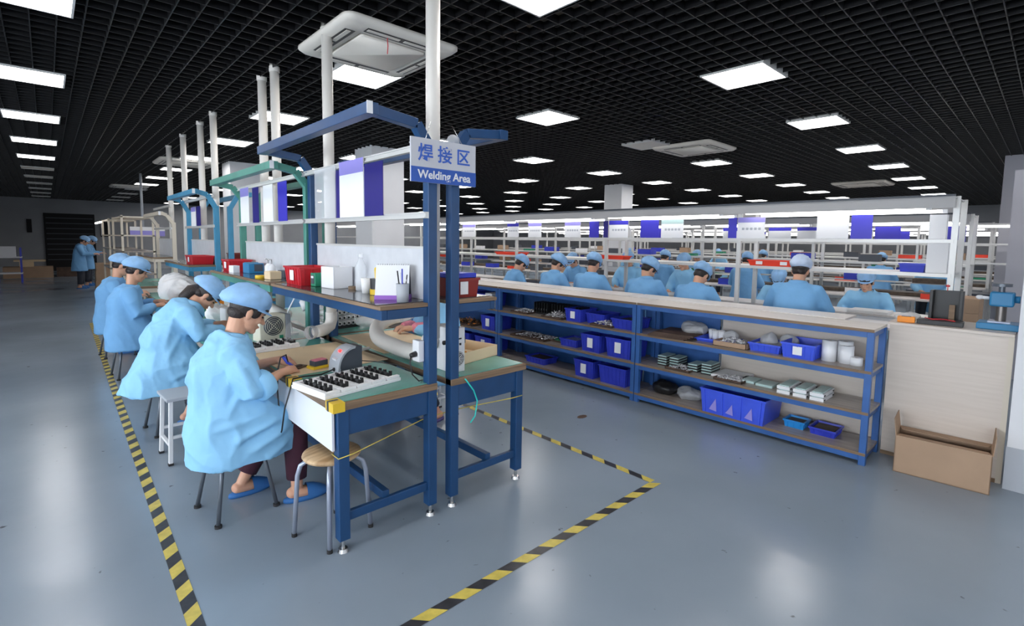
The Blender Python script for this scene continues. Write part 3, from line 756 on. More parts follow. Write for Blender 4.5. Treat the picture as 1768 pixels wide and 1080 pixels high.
# foreground welder, seated side-on to the viewer, leaning over the bench (facing +x)
P1 = dict(pelvis=(-.02, 0, .57), waist=(-.05, 0, .74), chest=(-.06, 0, .92), shc=(-.03, 0, 1.02), neck=(.01, 0, 1.075),
          head=(.085, 0, 1.205), pitch=.50, yaw=-.05,
          shr=(-.03, -.185, 1.00), elr=(.03, -.245, .78), wrr=(.225, -.165, .845), hdr=(.9, .35, .0), hnr=(0, .2, -1),
          shl=(-.03, .185, 1.00), ell=(.05, .25, .79), wrl=(.255, .06, .870), hdl=(.9, -.45, -.02), hnl=(0, .1, -1), curl=.6,
          hpr=(.0, -.10, .56), knr=(.31, -.13, .53), anr=(.30, -.15, .085), ftr=(1, -.1, 0),
          hpl=(.0, .10, .56), knl=(.30, .13, .53), anl=(.06, .15, .085), ftl=(1, .1, 0),
          smock=[(.04, 0, .345, .315, .245, .03), (.045, 0, .43, .315, .25, .02), (.045, 0, .52, .315, .25, 0), (.03, 0, .60, .285, .245, -.06), (-.01, 0, .67, .235, .235, -.12),
                 (-.045, 0, .76, .190, .215, -.05), (-.065, 0, .86, .175, .205, 0), (-.06, 0, .96, .160, .195, .06), (-.035, 0, 1.03, .125, .165, .12), (.0, 0, 1.075, .080, .090, .15)])
p1 = person('person', 'person in light blue smock seated at near left bench on a stool, soldering, head bowed', P1, 2, True,
            dict(rid=.016, vox=.0055, svox=.010, amp=.015, seed=3, trouser='trouser', slipper='slipper', sleeve=.52, cap='cap', puff=1.25))
place(p1, (.795, 3.32, 0))

# second welder: bent right down over the bench
P2 = dict(pelvis=(-.02, 0, .57), waist=(-.06, 0, .76), chest=(-.02, 0, .95), shc=(.08, 0, 1.04), neck=(.15, 0, 1.08),
          head=(.25, 0, 1.145), pitch=.95, yaw=-.15,
          shr=(.07, -.19, 1.01), elr=(.14, -.25, .84), wrr=(.36, -.15, .86), hdr=(.9, .3, 0), shl=(.07, .19, 1.01), ell=(.16, .25, .84), wrl=(.36, .1, .87), hdl=(.9, -.3, 0),
          hpr=(0, -.1, .56), knr=(.33, -.12, .54), anr=(.22, -.13, .085), hpl=(0, .1, .56), knl=(.33, .12, .54), anl=(.10, .13, .085),
          smock=[(-.07, 0, .36, .33, .26, -.06), (-.05, 0, .45, .315, .25, -.05), (-.03, 0, .55, .29, .25, -.02), (-.02, 0, .63, .255, .245, -.05), (-.03, 0, .72, .205, .225, -.05),
                 (-.05, 0, .82, .180, .215, 0), (-.025, 0, .92, .170, .205, .1), (.02, 0, 1.0, .145, .185, .2), (.08, 0, 1.055, .10, .135, .3), (.13, 0, 1.085, .07, .08, .4)])
p2 = person('person', 'person in light blue smock bent low over the bench behind the foreground welder', P2, 2, True,
            dict(rid=.012, vox=.008, svox=.011, amp=.014, seed=8, trouser='dtrouser', sleeve=.9, hair='long', cap='cap', puff=1.1))
place(p2, (.76, 5.06, 0))

# generic upright seated worker (used for the assembly line), facing +x, high stool
def upright(dz=0.0, lean=.0, pitch=.55, armx=.36, ysp=.0, yw=0):
    z = .14+dz
    return dict(pelvis=(0, 0, .55+z), waist=(-.02+lean*.3, 0, .72+z), chest=(-.01+lean*.6, 0, .90+z), shc=(lean, 0, 1.01+z), neck=(.02+lean*1.1, 0, 1.075+z),
          head=(.08+lean*1.3, ysp, 1.205+z-lean*.25), pitch=pitch, yaw=yw,
          shr=(lean, -.185, 1.0+z), elr=(.06+lean, -.27, .79+z), wrr=(armx, -.14, .86+dz*.4), hdr=(.8, .5, 0), shl=(lean, .185, 1.0+z), ell=(.06+lean, .27, .79+z), wrl=(armx, .14, .86+dz*.4), hdl=(.8, -.5, 0),
          hpr=(0, -.1, .54+z), knr=(.36, -.12, .53+z), anr=(.30, -.13, .085), hpl=(0, .1, .54+z), knl=(.36, .12, .53+z), anl=(.26, .13, .085),
          smock=[(.05, 0, .36+z, .30, .24), (.05, 0, .48+z, .29, .24), (.03, 0, .58+z, .26, .24), (-.0, 0, .66+z, .205, .22), (-.01+lean*.2, 0, .76+z, .165, .20),
                 (-.01+lean*.5, 0, .88+z, .150, .20), (lean*.8, 0, .97+z, .135, .20), (lean, 0, 1.03+z, .110, .17), (.01+lean, 0, 1.08+z, .07, .085)])
def standing():
    return dict(pelvis=(0, 0, .88), waist=(0, 0, 1.02), chest=(.02, 0, 1.2), shc=(.05, 0, 1.32), neck=(.09, 0, 1.37),
          head=(.16, 0, 1.47), pitch=.6, shr=(.05, -.18, 1.30), elr=(.14, -.23, 1.08), wrr=(.38, -.12, 1.08), hdr=(.9, .3, 0), shl=(.05, .18, 1.30), ell=(.14, .23, 1.08), wrl=(.38, .12, 1.08), hdl=(.9, -.3, 0),
          hpr=(0, -.09, .86), knr=(.03, -.1, .46), anr=(0, -.11, .085), hpl=(0, .09, .86), knl=(.03, .1, .46), anl=(.02, .11, .085),
          smock=[(0, 0, .55, .20, .24), (0, 0, .75, .18, .23), (0, 0, .95, .155, .21), (.01, 0, 1.1, .145, .20), (.03, 0, 1.22, .14, .20), (.05, 0, 1.31, .11, .18), (.08, 0, 1.37, .07, .09)])
bgo = dict(vox=.0125, svox=.018, amp=.008, sleeve=.95)
wk = 'workers in light blue smocks'
# third and fourth on the left row
p3 = person('person', 'person in light blue smock and cap seated at the light blue framed bench, third in the left row', dict(P1, pitch=.45, head=(.07, 0, 1.245)), 1, True,
            dict(bgo, vox=.010, svox=.013, seed=12, smock='smock2', sleeve=.9)); place(p3, (.70, 7.35, -.0))
p3['label'] = 'person in blue smock seated at the light blue framed bench, third in left row'
p4 = copy_tree(p3); place(p4, (.68, 8.75, 0), -.1, 'person in blue smock just behind the third seated worker of the left row')
sp = person('person', 'person in blue smock standing at cardboard stack far down the left aisle', standing(), 1, True, dict(bgo, standing=True, seed=21, smock='smock2')); place(sp, (.72, 20.6, 0), -.2)
sp2 = copy_tree(sp); place(sp2, (.95, 21.6, 0), -.3, 'person in blue smock half hidden behind the standing worker in the far aisle')
# worker hidden behind the posts on the right side of the near bench
PR = dict(P1); 
p7 = person('person', 'person seated on the right side of the near benches, mostly hidden by the blue posts', PR, 1, True, dict(bgo, seed=30, vox=.008, slipper='pslipper', cap='cap', sleeve=.95))
for s_, w_ in ((-1, P1['wrr']), (1, P1['wrl'])):
    w_ = Vector(w_); MB().tube([w_-Vector((.10, s_*-.03, .01)), w_-Vector((.03, s_*-.01, 0))], [.062, .05], 14, round_ends=True).build('pink_cuff', 'pink', p7)
place(p7, (2.63, 3.92, 0), PI)
# assembly line: workers with their backs to us
ua = person('person', '', upright(), 1, True, dict(bgo, seed=40, smock='smock2', cap='cap', hair='man'))
ub = person('person', '', upright(-.05, .10, .75), 1, True, dict(bgo, seed=41, smock='smock2', cap='cap'))
uc = person('person', '', upright(-.02, .06, .65, yw=-.5), 1, True, dict(bgo, seed=42, smock='smock2', cap='cap'))
um = person('person', '', upright(.05, .04, .4), 1, True, dict(bgo, seed=43, smock='smock2', cap='capw', hair='man', brim=False))
place(um, (5.68, 1.80, 0), .1, 'person seen from behind with pale round cap, nearest at the assembly line')
place(ub, (5.62, 2.93, 0), -.1, 'person seen from behind hunched, second from the right along the white shelf top')
place(uc, (5.66, 3.62, 0), .05, 'person seen from behind with puffy cap, between the two hunched workers and the upright')
place(ua, (5.66, 4.47, 0), .1, 'person seen from behind sitting upright, cap just below the red bin')
o = copy_tree(uc); place(o, (5.66, 5.25, 0), -.1, 'person seen from behind turned right, second from the left at the line')
o = copy_tree(ub); place(o, (5.66, 6.18, 0), -.35, 'person seen from behind leaning right, leftmost of those with backs turned')
uf = person('person', '', upright(-.0, .06, .35), 1, True, dict(bgo, seed=50, smock='smock', cap='cap', vox=.008)); uf2 = copy_tree(ub)
ul1 = person('person', '', upright(-.15, .05, .35), 1, True, dict(bgo, seed=51, smock='smock', cap='cap', vox=.008)); ul2 = person('person', '', upright(-.15, .10, .95), 1, True, dict(bgo, seed=52, smock='smock', cap='cap', vox=.010))
place(ul1, (8.0, 1.66, 0), PI, 'person facing the viewer at right end of the line, hands on small parts')
place(ul2, (8.0, 2.72, 0), PI+.1, 'person facing the viewer with head bowed behind the red bin with labels')
place(uf, (8.0, 4.22, 0), PI-.1, 'person facing the viewer in the middle of the line, behind the hunched back')
o = copy_tree(uf); place(o, (8.0, 5.36, 0), PI+.15, 'person facing the viewer behind the upright worker, face partly under a rail')
place(uf2, (8.0, 6.62, 0), PI, 'person facing the viewer, leftmost of those across the line')
for k, (x, y, lab) in enumerate(((11.75, 1.45, 'person in blue smock glimpsed between the line end and the pillar'), (11.8, 5.95, 'person at the second line seen through the rack left of centre'),
                                 (9.5, 5.6, 'person with back turned at the second line, left of the blue placard'), (9.5, 3.9, 'person with back turned at the second line, under the light blue placard'),
                                 (11.8, 7.9, 'person facing at the second line beyond the red bins'), (13.4, 5.1, 'person at the third line, cap above the shelf rail'),
                                 (13.4, 2.6, 'person at the third line near its right end'), (15.6, 7.2, 'person facing at the third line, far in the middle'))):
    o = copy_tree(ua if x in (9.5, 13.4) else uf); place(o, (x, y, 0), 0 if x in (9.5, 13.4) else PI, lab)
o = copy_tree(ub); place(o, (2.72, 8.1, 0), PI, 'person behind the light blue posts, only cap and shoulder showing')

# ------------------------------------------------------------------ stools
def round_stool(loc, label, rz=0.0, h=.47):
    t = thing('round_stool', label, 'stool', loc, rz)
    MB().lathe((0, 0, 0), [(0, h-.028), (.12, h-.028), (.150, h-.020), (.158, h-.008), (.155, h), (.14, h+.006), (0, h+.006)], 36).build('seat', 'stoolwood', t)
    for k in range(4):
        a = PI/4+k*PI/2; c, s = math.cos(a), math.sin(a)
        pts = [(c*.06, s*.06, h-.036), (c*.13, s*.13, h-.04), (c*.165, s*.165, h-.065), (c*.182, s*.182, h-.12), (c*.205, s*.205, .012)]
        l = MB().tube(pts, .0125, 12).build('leg', 'steel', t); MB().cyl((c*.205, s*.205, 0), .015, .02, 12).build('rubber_foot', 'rubber', l)
    return t
round_stool((1.12, 2.68, 0), 'round wooden stool with bent grey tube legs at the front corner of the near bench', math.radians(17))
def square_stool(loc, label, mt, top, rz=0, h=.46, s=.15, foot='rubber'):
    t = thing('square_stool', label, 'stool', loc, rz)
    MB().box((-s, -s, h-.022), (s, s, h)).build('seat', top, t, bevel=.003)
    for a in (-1, 1):
        for b in (-1, 1):
            l = MB().bar((a*(s-.03), b*(s-.03), h-.022), (a*(s-.01), b*(s-.01), .015), .026, .026).build('leg', mt, t, bevel=.003)
            MB().cbox((a*(s-.01), b*(s-.01), .008), (.032, .032, .016)).build('foot_cap', foot, l)
    f = s-.018
    for a in (-1, 1):
        MB().bar((a*f, -f, .14), (a*f, f, .14), .02, .02).build('stretcher', mt, t)
        MB().bar((-f, a*f, .20), (f, a*f, .20), .02, .02).build('stretcher', mt, t)
    return t
square_stool((.73, 4.42, 0), 'empty square stool with grey top and white legs between the first two workers', 'white', 'lgrey', .05, .49, .16)
for i, (x, y, lab) in enumerate(((.79, 3.33, 'dark legged stool under the foreground welder'), (.74, 5.12, 'dark legged stool under the second welder'), (.68, 7.40, 'dark legged stool under the third worker of the left row'), (.66, 8.80, 'dark legged stool under the fourth worker of the left row'))):
    t = thing('work_stool', lab, 'stool', (x, y, 0), .12)
    MB().cyl((0, 0, .44), .165, .03, 24).build('seat', 'dgrey', t)
    for k in range(4):
        a = PI/4+k*PI/2; c, s = math.cos(a), math.sin(a)
        l = MB().tube([(c*.14, s*.14, .44), (c*.235, s*.235, .015)], .012, 10).build('leg', 'dsteel', t)
        MB().cyl((c*.235, s*.235, 0), .02, .015, 12).build('rubber_foot', 'rubber', l)
square_stool((2.66, 3.92, 0), 'white legged stool under the worker hidden behind the posts', 'white', 'lgrey', 0, .46, .15)
st = thing('bar_stool', 'dark stool under the pale capped worker nearest at the assembly line', 'stool', (5.66, 1.80, 0))
MB().cyl((0, 0, .54), .16, .03, 20).build('seat', 'dgrey', st)
for k in range(4):
    a = PI/4+k*PI/2; MB().tube([(math.cos(a)*.12, math.sin(a)*.12, .54), (math.cos(a)*.2, math.sin(a)*.2, 0)], .011, 8).build('leg', 'dsteel', st)
lineS = [(5.60, 2.93), (5.64, 3.62), (5.64, 4.47), (5.64, 5.25), (5.64, 6.18), (8.02, 1.66), (8.02, 2.72), (8.0, 4.22), (8.0, 5.36), (8.0, 6.62)]
for i, (x, y) in enumerate(lineS): place(copy_tree(st), (x, y, 0), 0, 'dark stool under the %s worker %s the front line' % (ords[i % 5], 'facing us across' if x > 7 else 'with back turned at'), 'stools under the assembly line workers')

# ------------------------------------------------------------------ blue shelving
def shelving(y0, y1, label, xf=4.455, xb=4.88):
    t = thing('shelving_unit', label, 'shelving', (xf, y0, 0)); d = xb-xf; L = y1-y0
    zs = (.075, .39, .705, 1.02)
    for k, z in enumerate(zs):
        MB().box((0.0, 0, z), (d, L, z+.022)).build('shelf_board' if k < 3 else 'top_board', ['shelfb'] if k < 3 else ['board'], t, bevel=.002)
        fr = MB(); fr.box((.005, .01, z-.042), (.03, L-.01, z)); fr.box((d-.03, .01, z-.042), (d-.005, L-.01, z)); fr.box((.03, .01, z-.042), (d-.03, .035, z)); fr.box((.03, L-.035, z-.042), (d-.03, L-.01, z))
        fr.build('shelf_beam', 'blue2', t)
        MB().box((-.0025, -.002, z), (0.0, L+.002, z+.022)).build('edge_strip', 'edge', t)
    for x in (0.0, d-.045):
        for y in (-.003, L-.042):
            MB().box((x-.002, y, 0), (x+.043, y+.045, 1.018)).build('upright', 'blue2', t, bevel=.003)
    return t
shelving(.87, 2.90, 'blue steel shelving unit nearest the cream cabinet, loaded with parts and a large blue bin')
shelving(2.915, 5.08, 'middle blue steel shelving unit with trays of metal clips and deep blue bins')
shelving(5.095, 7.25, 'blue steel shelving unit at left, partly behind the right welding bench')
shelving(7.265, 9.4, 'farthest blue steel shelving unit, mostly hidden behind the benches')
# raised rear board strips on the shelf tops
for k, (y0, y1, lab) in enumerate(((1.16, 3.3, 'long cream board lying along the rear of the near shelf top'), (3.33, 6.2, 'long cream board lying along the rear of the middle shelf tops'), (6.23, 9.3, 'long cream board lying along the rear of the far shelf tops'))):
    single(MB().box((4.89, y0, 1.03), (5.24, y1, 1.048)), 'top_panel', 'white_lam', lab, 'board', bevel=.002)
SH = (.097, .412, .727)    # shelf surfaces
def crate(name, label, cat, loc, size, mt, rz=0, ribs=True, card=None, group=None, fill=None, taper=.9, cards=1):
    w, d, h = size; t = thing(name, label, cat, loc, rz, group); th = .006
    mb = MB(); q = taper
    def rr(sx, sy, z): return [Vector((a*sx/2, b*sy/2, z)) for a, b in ((-1,-1),(1,-1),(1,1),(-1,1))]
    mb.rings([rr(w*q, d*q, 0), rr(w, d, h), rr(w+.012, d+.012, h), rr(w+.012, d+.012, h-.014), rr(w, d, h-.014)][::1], 0, smooth=False, cap=False)
    mb.rings([rr(w-th*2, d-th*2, h), rr(w*q-th*2, d*q-th*2, th)], 0, smooth=False, cap=False)
    mb.rings([rr(w-th*2, d-th*2, h), rr(w, d, h)], 0, smooth=False, cap=False)
    a = rr(w*q, d*q, 0); mb.add(a, [(3, 2, 1, 0)]); a = rr(w*q-th*2, d*q-th*2, th); mb.add(a, [(0, 1, 2, 3)])
    if ribs:
        n = max(2, int(d/.05))
        for i in range(n):
            f = (i+.5)/n-.5
            for s in (-1, 1): mb.bar((s*(w*q/2+.001), f*d*q, .005), (s*(w/2+.001), f*d, h-.014), .006, .006, up=(1, 0, 0))
        n = max(2, int(w/.05))
        for i in range(n):
            f = (i+.5)/n-.5
            for s in (-1, 1): mb.bar((f*w*q, s*(d*q/2+.001), .005), (f*w, s*(d/2+.001), h-.014), .006, .006)
    mb.build('bin_body', mt, t)
    if card:
        for i in range(cards):
            f = 0 if cards == 1 else (-.25+.5*i)
            MB().box((-w/2*(.965)-.008, f*d-min(d*.14, .04), h*.25), (-w/2*.965-.006, f*d+min(d*.14, .04), h*.8)).build('label_card', 'paper', t)
    if fill: MB().box((-w*q/2+.01, -d*q/2+.01, .01), (w*q/2-.01, d*q/2-.01, h*.8)).build('contents', fill, t)
    return t
def heap(mb, cx, cy, z, w, d, n, size, hh, kind='clip', rnd=None):
    r = rnd or random
    for _ in range(n):
        u, v = r.uniform(-1, 1), r.uniform(-1, 1); zz = z+hh*(1-max(abs(u), abs(v))**2)*r.uniform(.3, 1)
        R = Matrix.Rotation(r.uniform(0, PI), 3, 'Z') @ Matrix.Rotation(r.uniform(0, PI), 3, 'X')
        mb.cbox((cx+u*w/2, cy+v*d/2, zz+size*.3), (size, size*.35, size*.22), r.choice((0, 0, 1)), rot=R)
    return mb
def tray_of(label, loc, w, d, tm, n, size, hh, rz=0, mats=('metal', 'white'), name='parts_tray', hz=.02, cat='tray', sn='metal_clips'):
    t = thing(name, label, cat, loc, rz); mb = MB()
    mb.box((-w/2, -d/2, 0), (w/2, d/2, .004))
    for s in (-1, 1): mb.box((s*w/2, -d/2, 0), (s*(w/2-.005), d/2, hz)); mb.box((-w/2, s*d/2, 0), (w/2, s*(d/2-.005), hz))
    mb.build('tray_base', tm, t)
    o = heap(MB(), 0, 0, .006, w*.86, d*.86, n, size, hh).build(sn, list(mats), t); o['kind'] = 'stuff'
    return t
xs_ = 4.72
# --- near unit (y .87 - 2.90)
z2, z3, z1 = SH[2], SH[1], SH[0]
tray_of('cardboard tray heaped with bright metal clips at the front edge of the upper shelf', (4.60, 1.95, z2), .22, .30, 'kraft', 320, .022, .07, hz=.045, mats=('metal', 'paper'))
crate('blue_bin', 'low blue bin holding white parts in clear bags, near the centre of the upper shelf', 'bin', (4.75, 1.66, z2), (.30, .26, .075), 'bblue2', fill='cloudy')
crate('blue_bin', 'medium blue bin with a white card on the upper shelf beside the white rolls', 'bin', (4.74, 1.385, z2), (.36, .25, .125), 'bblue2', card=True)
def roll(x, y, z, r, h, label):
    t = thing('paper_roll', label, 'roll', (x, y, z)); MB().lathe((0, 0, 0), [(r*.35, 0), (r, 0), (r, h), (r*.35, h), (r*.35, 0)], 24).build('paper_body', 'paper', t)
    MB().lathe((0, 0, 0), [(r*.28, .002), (r*.345, .002), (r*.345, h-.002), (r*.28, h-.002), (r*.28, .002)], 20).build('core', 'kraft', t); return t
roll(4.66, 1.195, z2, .052, .165, 'tall white paper roll right of the medium blue bin')
roll(4.80, 1.10, z2, .055, .165, 'tall white paper roll behind the small roll')
roll(4.68, 1.075, z2, .050, .14, 'white paper roll in the middle of the roll group')
roll(4.62, 1.0, z2, .042, .062, 'short white paper roll at the front right of the upper shelf')
for k, (y, dx) in enumerate(((2.12, .16), (2.16, .09), (2.21, .17))):
    o = single(MB().lathe((0, 0, 0), [(0, 0), (.026, 0), (.036, .095), (.033, .095), (.024, .004), (0, .004)], 18), 'paper_cup', 'paper', 'white paper cup standing in the flat blue tray, %s' % ('left', 'middle', 'right')[2-k], 'cup', 'white cups on the upper shelf')
    o.location = (4.66+dx, y, z2+.012)
crate('blue_tray', 'flat blue tray under the white cups on the upper shelf', 'tray', (4.80, 2.14, z2), (.26, .34, .035), 'bblue2', ribs=False)
for k in range(4):
    o = single(MB().box((-.19, -.20, 0), (.19, .20, .012)), 'brown_tray', 'brown', 'flat brown board in the left stack of the upper shelf, %s' % ('bottom', 'second', 'third', 'top')[k], 'tray', 'flat brown boards on the upper shelf')
    o.location = (4.66+.01*k, 2.56-.02*k, z2+.0125*k); o.rotation_euler.z = .03*k
b = MB().ell((0, 0, .06), (.13, .12, .062), 0, 18, 10)
o = remesh(b, .012, 'cloudy', 'parts_bag', smooth=1, fold=folds(.03, 5)); tag(o, 'puffed clear bag of small parts at the back of the upper shelf', 'bag'); o.location = (4.90, 2.42, z2+.02)
for k, (x, y, lab) in enumerate(((4.9, 1.70, 'white bag of parts peeking from the rear of the upper shelf, left'), (4.92, 1.54, 'white bag of parts behind the medium blue bin'), (4.86, 2.02, 'crumpled white bag beside the cups on the upper shelf'))):
    o = remesh(MB().ell((0, 0, .05), (.06, .07, .055), 0, 14, 8), .01, 'cloudy', 'parts_bag', smooth=1, fold=folds(.025, 7+k)); tag(o, lab, 'bag'); o.location = (x, y, z2+.03*(k < 2))
def device_stack(loc, n, label, rz=0):
    t = thing('device_stack', label, 'stack', loc, rz, 'black and pale device stacks')
    for i in range(n):
        MB().box((-.10, -.05, i*.026), (.10, .05, i*.026+.014)).build('device_case', 'black', t)
        MB().box((-.105, -.046, i*.026+.014), (.09, .046, i*.026+.024)).build('device_lid', 'teal', t)
    return t
for y, n, lab in ((2.66, 4, 'first stack of flat black devices with pale edges from the left'), (2.53, 4, 'second stack of flat black devices from the left'), (2.33, 3, 'third stack of flat black devices, lower'), (2.19, 4, 'fourth stack of flat black devices beside the flat white boards')):
    device_stack((4.75, y, z3), n, lab, .04)
tray_of('wire tray of small dark screws at the left of the middle shelf', (4.58, 2.45, z3), .20, .26, 'brown', 260, .018, .035)
tray_of('wire tray of metal parts at the centre front of the middle shelf', (4.57, 1.95, z3), .20, .26, 'brown', 260, .018, .035)
for k, (y, x) in enumerate(((2.0, 4.86), (1.82, 4.76), (1.66, 4.72))):
    o = single(MB().box((-.15 if k == 0 else -.09, -.14 if k == 0 else -.07, 0), (.15 if k == 0 else .09, .14 if k == 0 else .07, .022)), 'flat_box', 'white' if k == 0 else 'teal', ('large flat white board at the rear of the middle shelf', 'pale flat box right of the flat board', 'pale flat box beside the three lidded boxes')[k], 'box', bevel=.003); o.location = (x, y, z3)
def lidded(loc, label):
    t = thing('component_box', label, 'box', loc, 0, 'pale component boxes on the middle shelf')
    for k in range(2):
        z = k*.036
        MB().box((-.14, -.050, z), (.14, .050, z+.026)).build('box_body', 'white', t)
        MB().box((-.125, -.036, z+.026), (.125, .036, z+.034)).build('box_window', 'teal', t)
        for xx in (-.13, .1): MB().box((xx, -.054, z+.006), (xx+.03, -.050, z+.016)).build('clip', 'black', t)
    return t
for y, lab in ((1.475, 'left of the three pale component boxes on the middle shelf'), (1.35, 'middle of the three pale component boxes'), (1.225, 'right of the three pale component boxes')): lidded((4.66, y, z3), lab)
crate('blue_bin', 'large bright blue storage bin on the lowest shelf with worn white scratches', 'bin', (4.70, 1.88, z1), (.42, .58, .225), 'bblue2', taper=.93, ribs=False)
big = next(o for o in C.objects if o.get('label', '').startswith('large bright blue storage bin'))
for k in range(4): MB().bar((-.2005-.003, -.24+k*.16, .01), (-.213, -.255+k*.17, .215), .012, .014, up=(0, 1, 0)).build('rib', 'bblue2', big)
for k, (y, h) in enumerate(((-.17, .09), (.0, .08), (.15, .10))): MB().prism([(y-.02, .03), (y+.05, .04), (y+.03, h*.8), (y-.01, h+.05)], .0012, 0, 'x', -.2115).build('scuff', 'lilac', big)
crate('cyan_bin', 'small light blue bin on the lowest shelf right of the large bin', 'bin', (4.82, 1.42, z1), (.16, .16, .065), 'cyanbin', fill='brushed')
crate('blue_bin', 'small blue bin at the right of the lowest shelf', 'bin', (4.84, 1.20, z1), (.22, .19, .06), 'bblue', fill='brushed')
o = remesh(MB().ell((0, 0, .05), (.10, .13, .055), 0, 16, 8), .012, 'cloudy', 'parts_bag', smooth=1, fold=folds(.03, 15)); tag(o, 'clear plastic bag slumped on the lowest shelf left of the large bin', 'bag'); o.location = (4.84, 2.42, z1)
o = remesh(MB().ell((0, 0, .06), (.12, .12, .06), 0, 16, 8), .012, 'black', 'dark_bag', smooth=1, fold=folds(.03, 16)); tag(o, 'dark bag at the left of the lowest shelf', 'bag'); o.location = (4.82, 2.68, z1)
# --- middle unit (y 2.915 - 5.08)
tray_of('brown tray with a mound of bright clips, centre of middle unit upper shelf', (4.60, 4.12, z2), .26, .34, 'brown', 260, .022, .07)
tray_of('brown tray with bright clips at the right of the middle unit upper shelf', (4.60, 3.38, z2), .24, .30, 'brown', 240, .022, .05)
tray_of('brown tray of dark parts at the left of the middle unit upper shelf', (4.62, 4.70, z2), .26, .32, 'brown', 180, .022, .04)
for k, (y, x) in enumerate(((4.45, 4.85), (4.15, 4.88), (3.9, 4.88))):
    t = thing('parts_rack', 'black slotted rack of parts behind the clip trays, %s' % ('left', 'middle', 'right')[k], 'rack', (x, y, z2)); 
    MB().box((-.09, -.13, 0), (.09, .13, .02)).build('rack_base', 'black', t)
    for q in range(6): MB().box((-.09, -.12+q*.045, .02), (.09, -.11+q*.045, .15)).build('slot_plate', 'black', t)
    MB().box((-.06, -.11, .05), (.06, .11, .07)).build('held_part', 'metal', t)
crate('blue_bin', 'blue bin with white card, right of centre on middle unit upper shelf', 'bin', (4.70, 3.80, z2), (.30, .24, .15), 'bblue', card=True)
crate('blue_bin', 'plain blue bin next to the carded bin on middle unit upper shelf', 'bin', (4.84, 3.52, z2), (.30, .26, .12), 'bblue')
crate('blue_bin', 'blue bin at the right end of the middle unit upper shelf', 'bin', (4.78, 3.12, z2), (.34, .28, .11), 'bblue', fill='brushed')
tray_of('large brown tray with dull parts on the middle unit centre shelf', (4.66, 4.55, z3), .30, .62, 'brown', 200, .024, .05)
tray_of('brown open tray beside the blue bin on the middle unit centre shelf', (4.85, 4.15, z3), .22, .25, 'brown', 60, .03, .04, mats=('green2', 'white'))
crate('blue_bin', 'low blue bin heaped with dark parts on the middle unit centre shelf', 'bin', (4.70, 3.88, z3), (.26, .26, .09), 'bblue', fill='metal')
crate('blue_bin', 'deep blue bin with white card, left of two on the centre shelf', 'bin', (4.73, 3.53, z3), (.34, .27, .20), 'bblue', card=True)
crate('blue_bin', 'deep blue bin with white card, right of two on the centre shelf', 'bin', (4.73, 3.15, z3), (.34, .32, .21), 'bblue', card=True)
crate('blue_bin', 'shallow blue bin with papers on the middle unit lowest shelf', 'bin', (4.74, 4.45, z1), (.26, .34, .08), 'bblue', fill='brushed')
crate('blue_bin', 'deep blue bin with white card on the middle unit lowest shelf', 'bin', (4.74, 3.62, z1), (.34, .28, .2), 'bblue', card=True)
crate('blue_bin', 'deep blue bin without card at the right of the middle unit lowest shelf', 'bin', (4.74, 3.22, z1), (.34, .36, .2), 'bblue')
# --- left unit
crate('blue_bin', 'blue bin at the right of the left unit upper shelf', 'bin', (4.82, 5.5, z2), (.30, .3, .18), 'bblue')
crate('blue_bin', 'blue bin at the middle of the left unit upper shelf', 'bin', (4.82, 6.0, z2), (.30, .36, .18), 'bblue')
o = single(MB().box((-.1, -.07, 0), (.1, .07, .2)), 'carton', 'white', 'small white carton at the left unit upper shelf edge', 'box'); o.location = (4.62, 5.35, z2)
tray_of('brown tray with orange wires on the left unit centre shelf', (4.68, 5.95, z3), .32, .5, 'brown', 120, .03, .08, mats=('brushed', 'orange'))
crate('blue_bin', 'deep blue bin with card on the left unit centre shelf', 'bin', (4.74, 5.35, z3), (.34, .3, .2), 'bblue', card=True)
crate('blue_bin', 'deep blue bin with card on the left unit lowest shelf', 'bin', (4.74, 5.45, z1), (.34, .36, .2), 'bblue', card=True)
crate('blue_bin', 'deep blue bin on the left unit lowest shelf behind the open carton', 'bin', (4.74, 5.95, z1), (.34, .36, .2), 'bblue')
# blue divider boards seen in the gaps of the shelves
single(MB().box((4.91, 3.1, .0), (4.925, 7.2, .95)), 'divider_board', 'blue2', 'dark blue board standing behind the middle shelving unit', 'board')
single(MB().box((4.91, .90, .0), (4.93, 2.2, 1.028)), 'divider_board', 'laminate', 'cream board standing behind the near shelving unit', 'board')
single(MB().box((4.91, 2.23, .0), (4.925, 3.08, .98)), 'divider_board', 'blue2', 'dark blue board behind the left half of the near shelving unit', 'board')

# the shelves are 425 mm deep: keep what lies on them inside
for o in list(C.objects):
    if o.parent is None and o.type in ('MESH', 'EMPTY') and 4.56 < o.location.x < 4.99 and .9 < o.location.y < 7.3 and .05 < o.location.z < 1.0:
        o.location.x = 4.60+(o.location.x-4.60)*.45
# ------------------------------------------------------------------ cream cabinet, machines and open box
cb = thing('counter_cabinet', 'cream laminate counter cabinet right of the blue shelving', 'cabinet', (4.86, .15, 0))
MB().box((.0, .03, .0), (.50, .70, 1.045)).build('cabinet_body', 'laminate', cb)
MB().box((-.015, 0, 1.045), (.52, .712, 1.065)).build('countertop', 'laminate', cb, bevel=.002)
MB().box((-.006, 0.0, 0), (.0, .03, 1.045)).build('corner_trim', 'cream', cb)
MB().box((-.008, .03, 0), (-.004, .70, .03)).build('plinth_strip', 'edge', cb)
CT = 1.0655
p_ = at('z', CT, 1722, 569)
pr = thing('arbor_press', 'blue hand press with steel column on the cream counter', 'press', (p_.x+.09, p_.y, CT))
MB().box((-.12, -.115, 0), (.12, .115, .045)).build('press_base', 'pressb', pr, bevel=.006)
MB().box((-.05, -.06, .045), (.10, .06, .055)).build('base_plate', 'steel', pr)
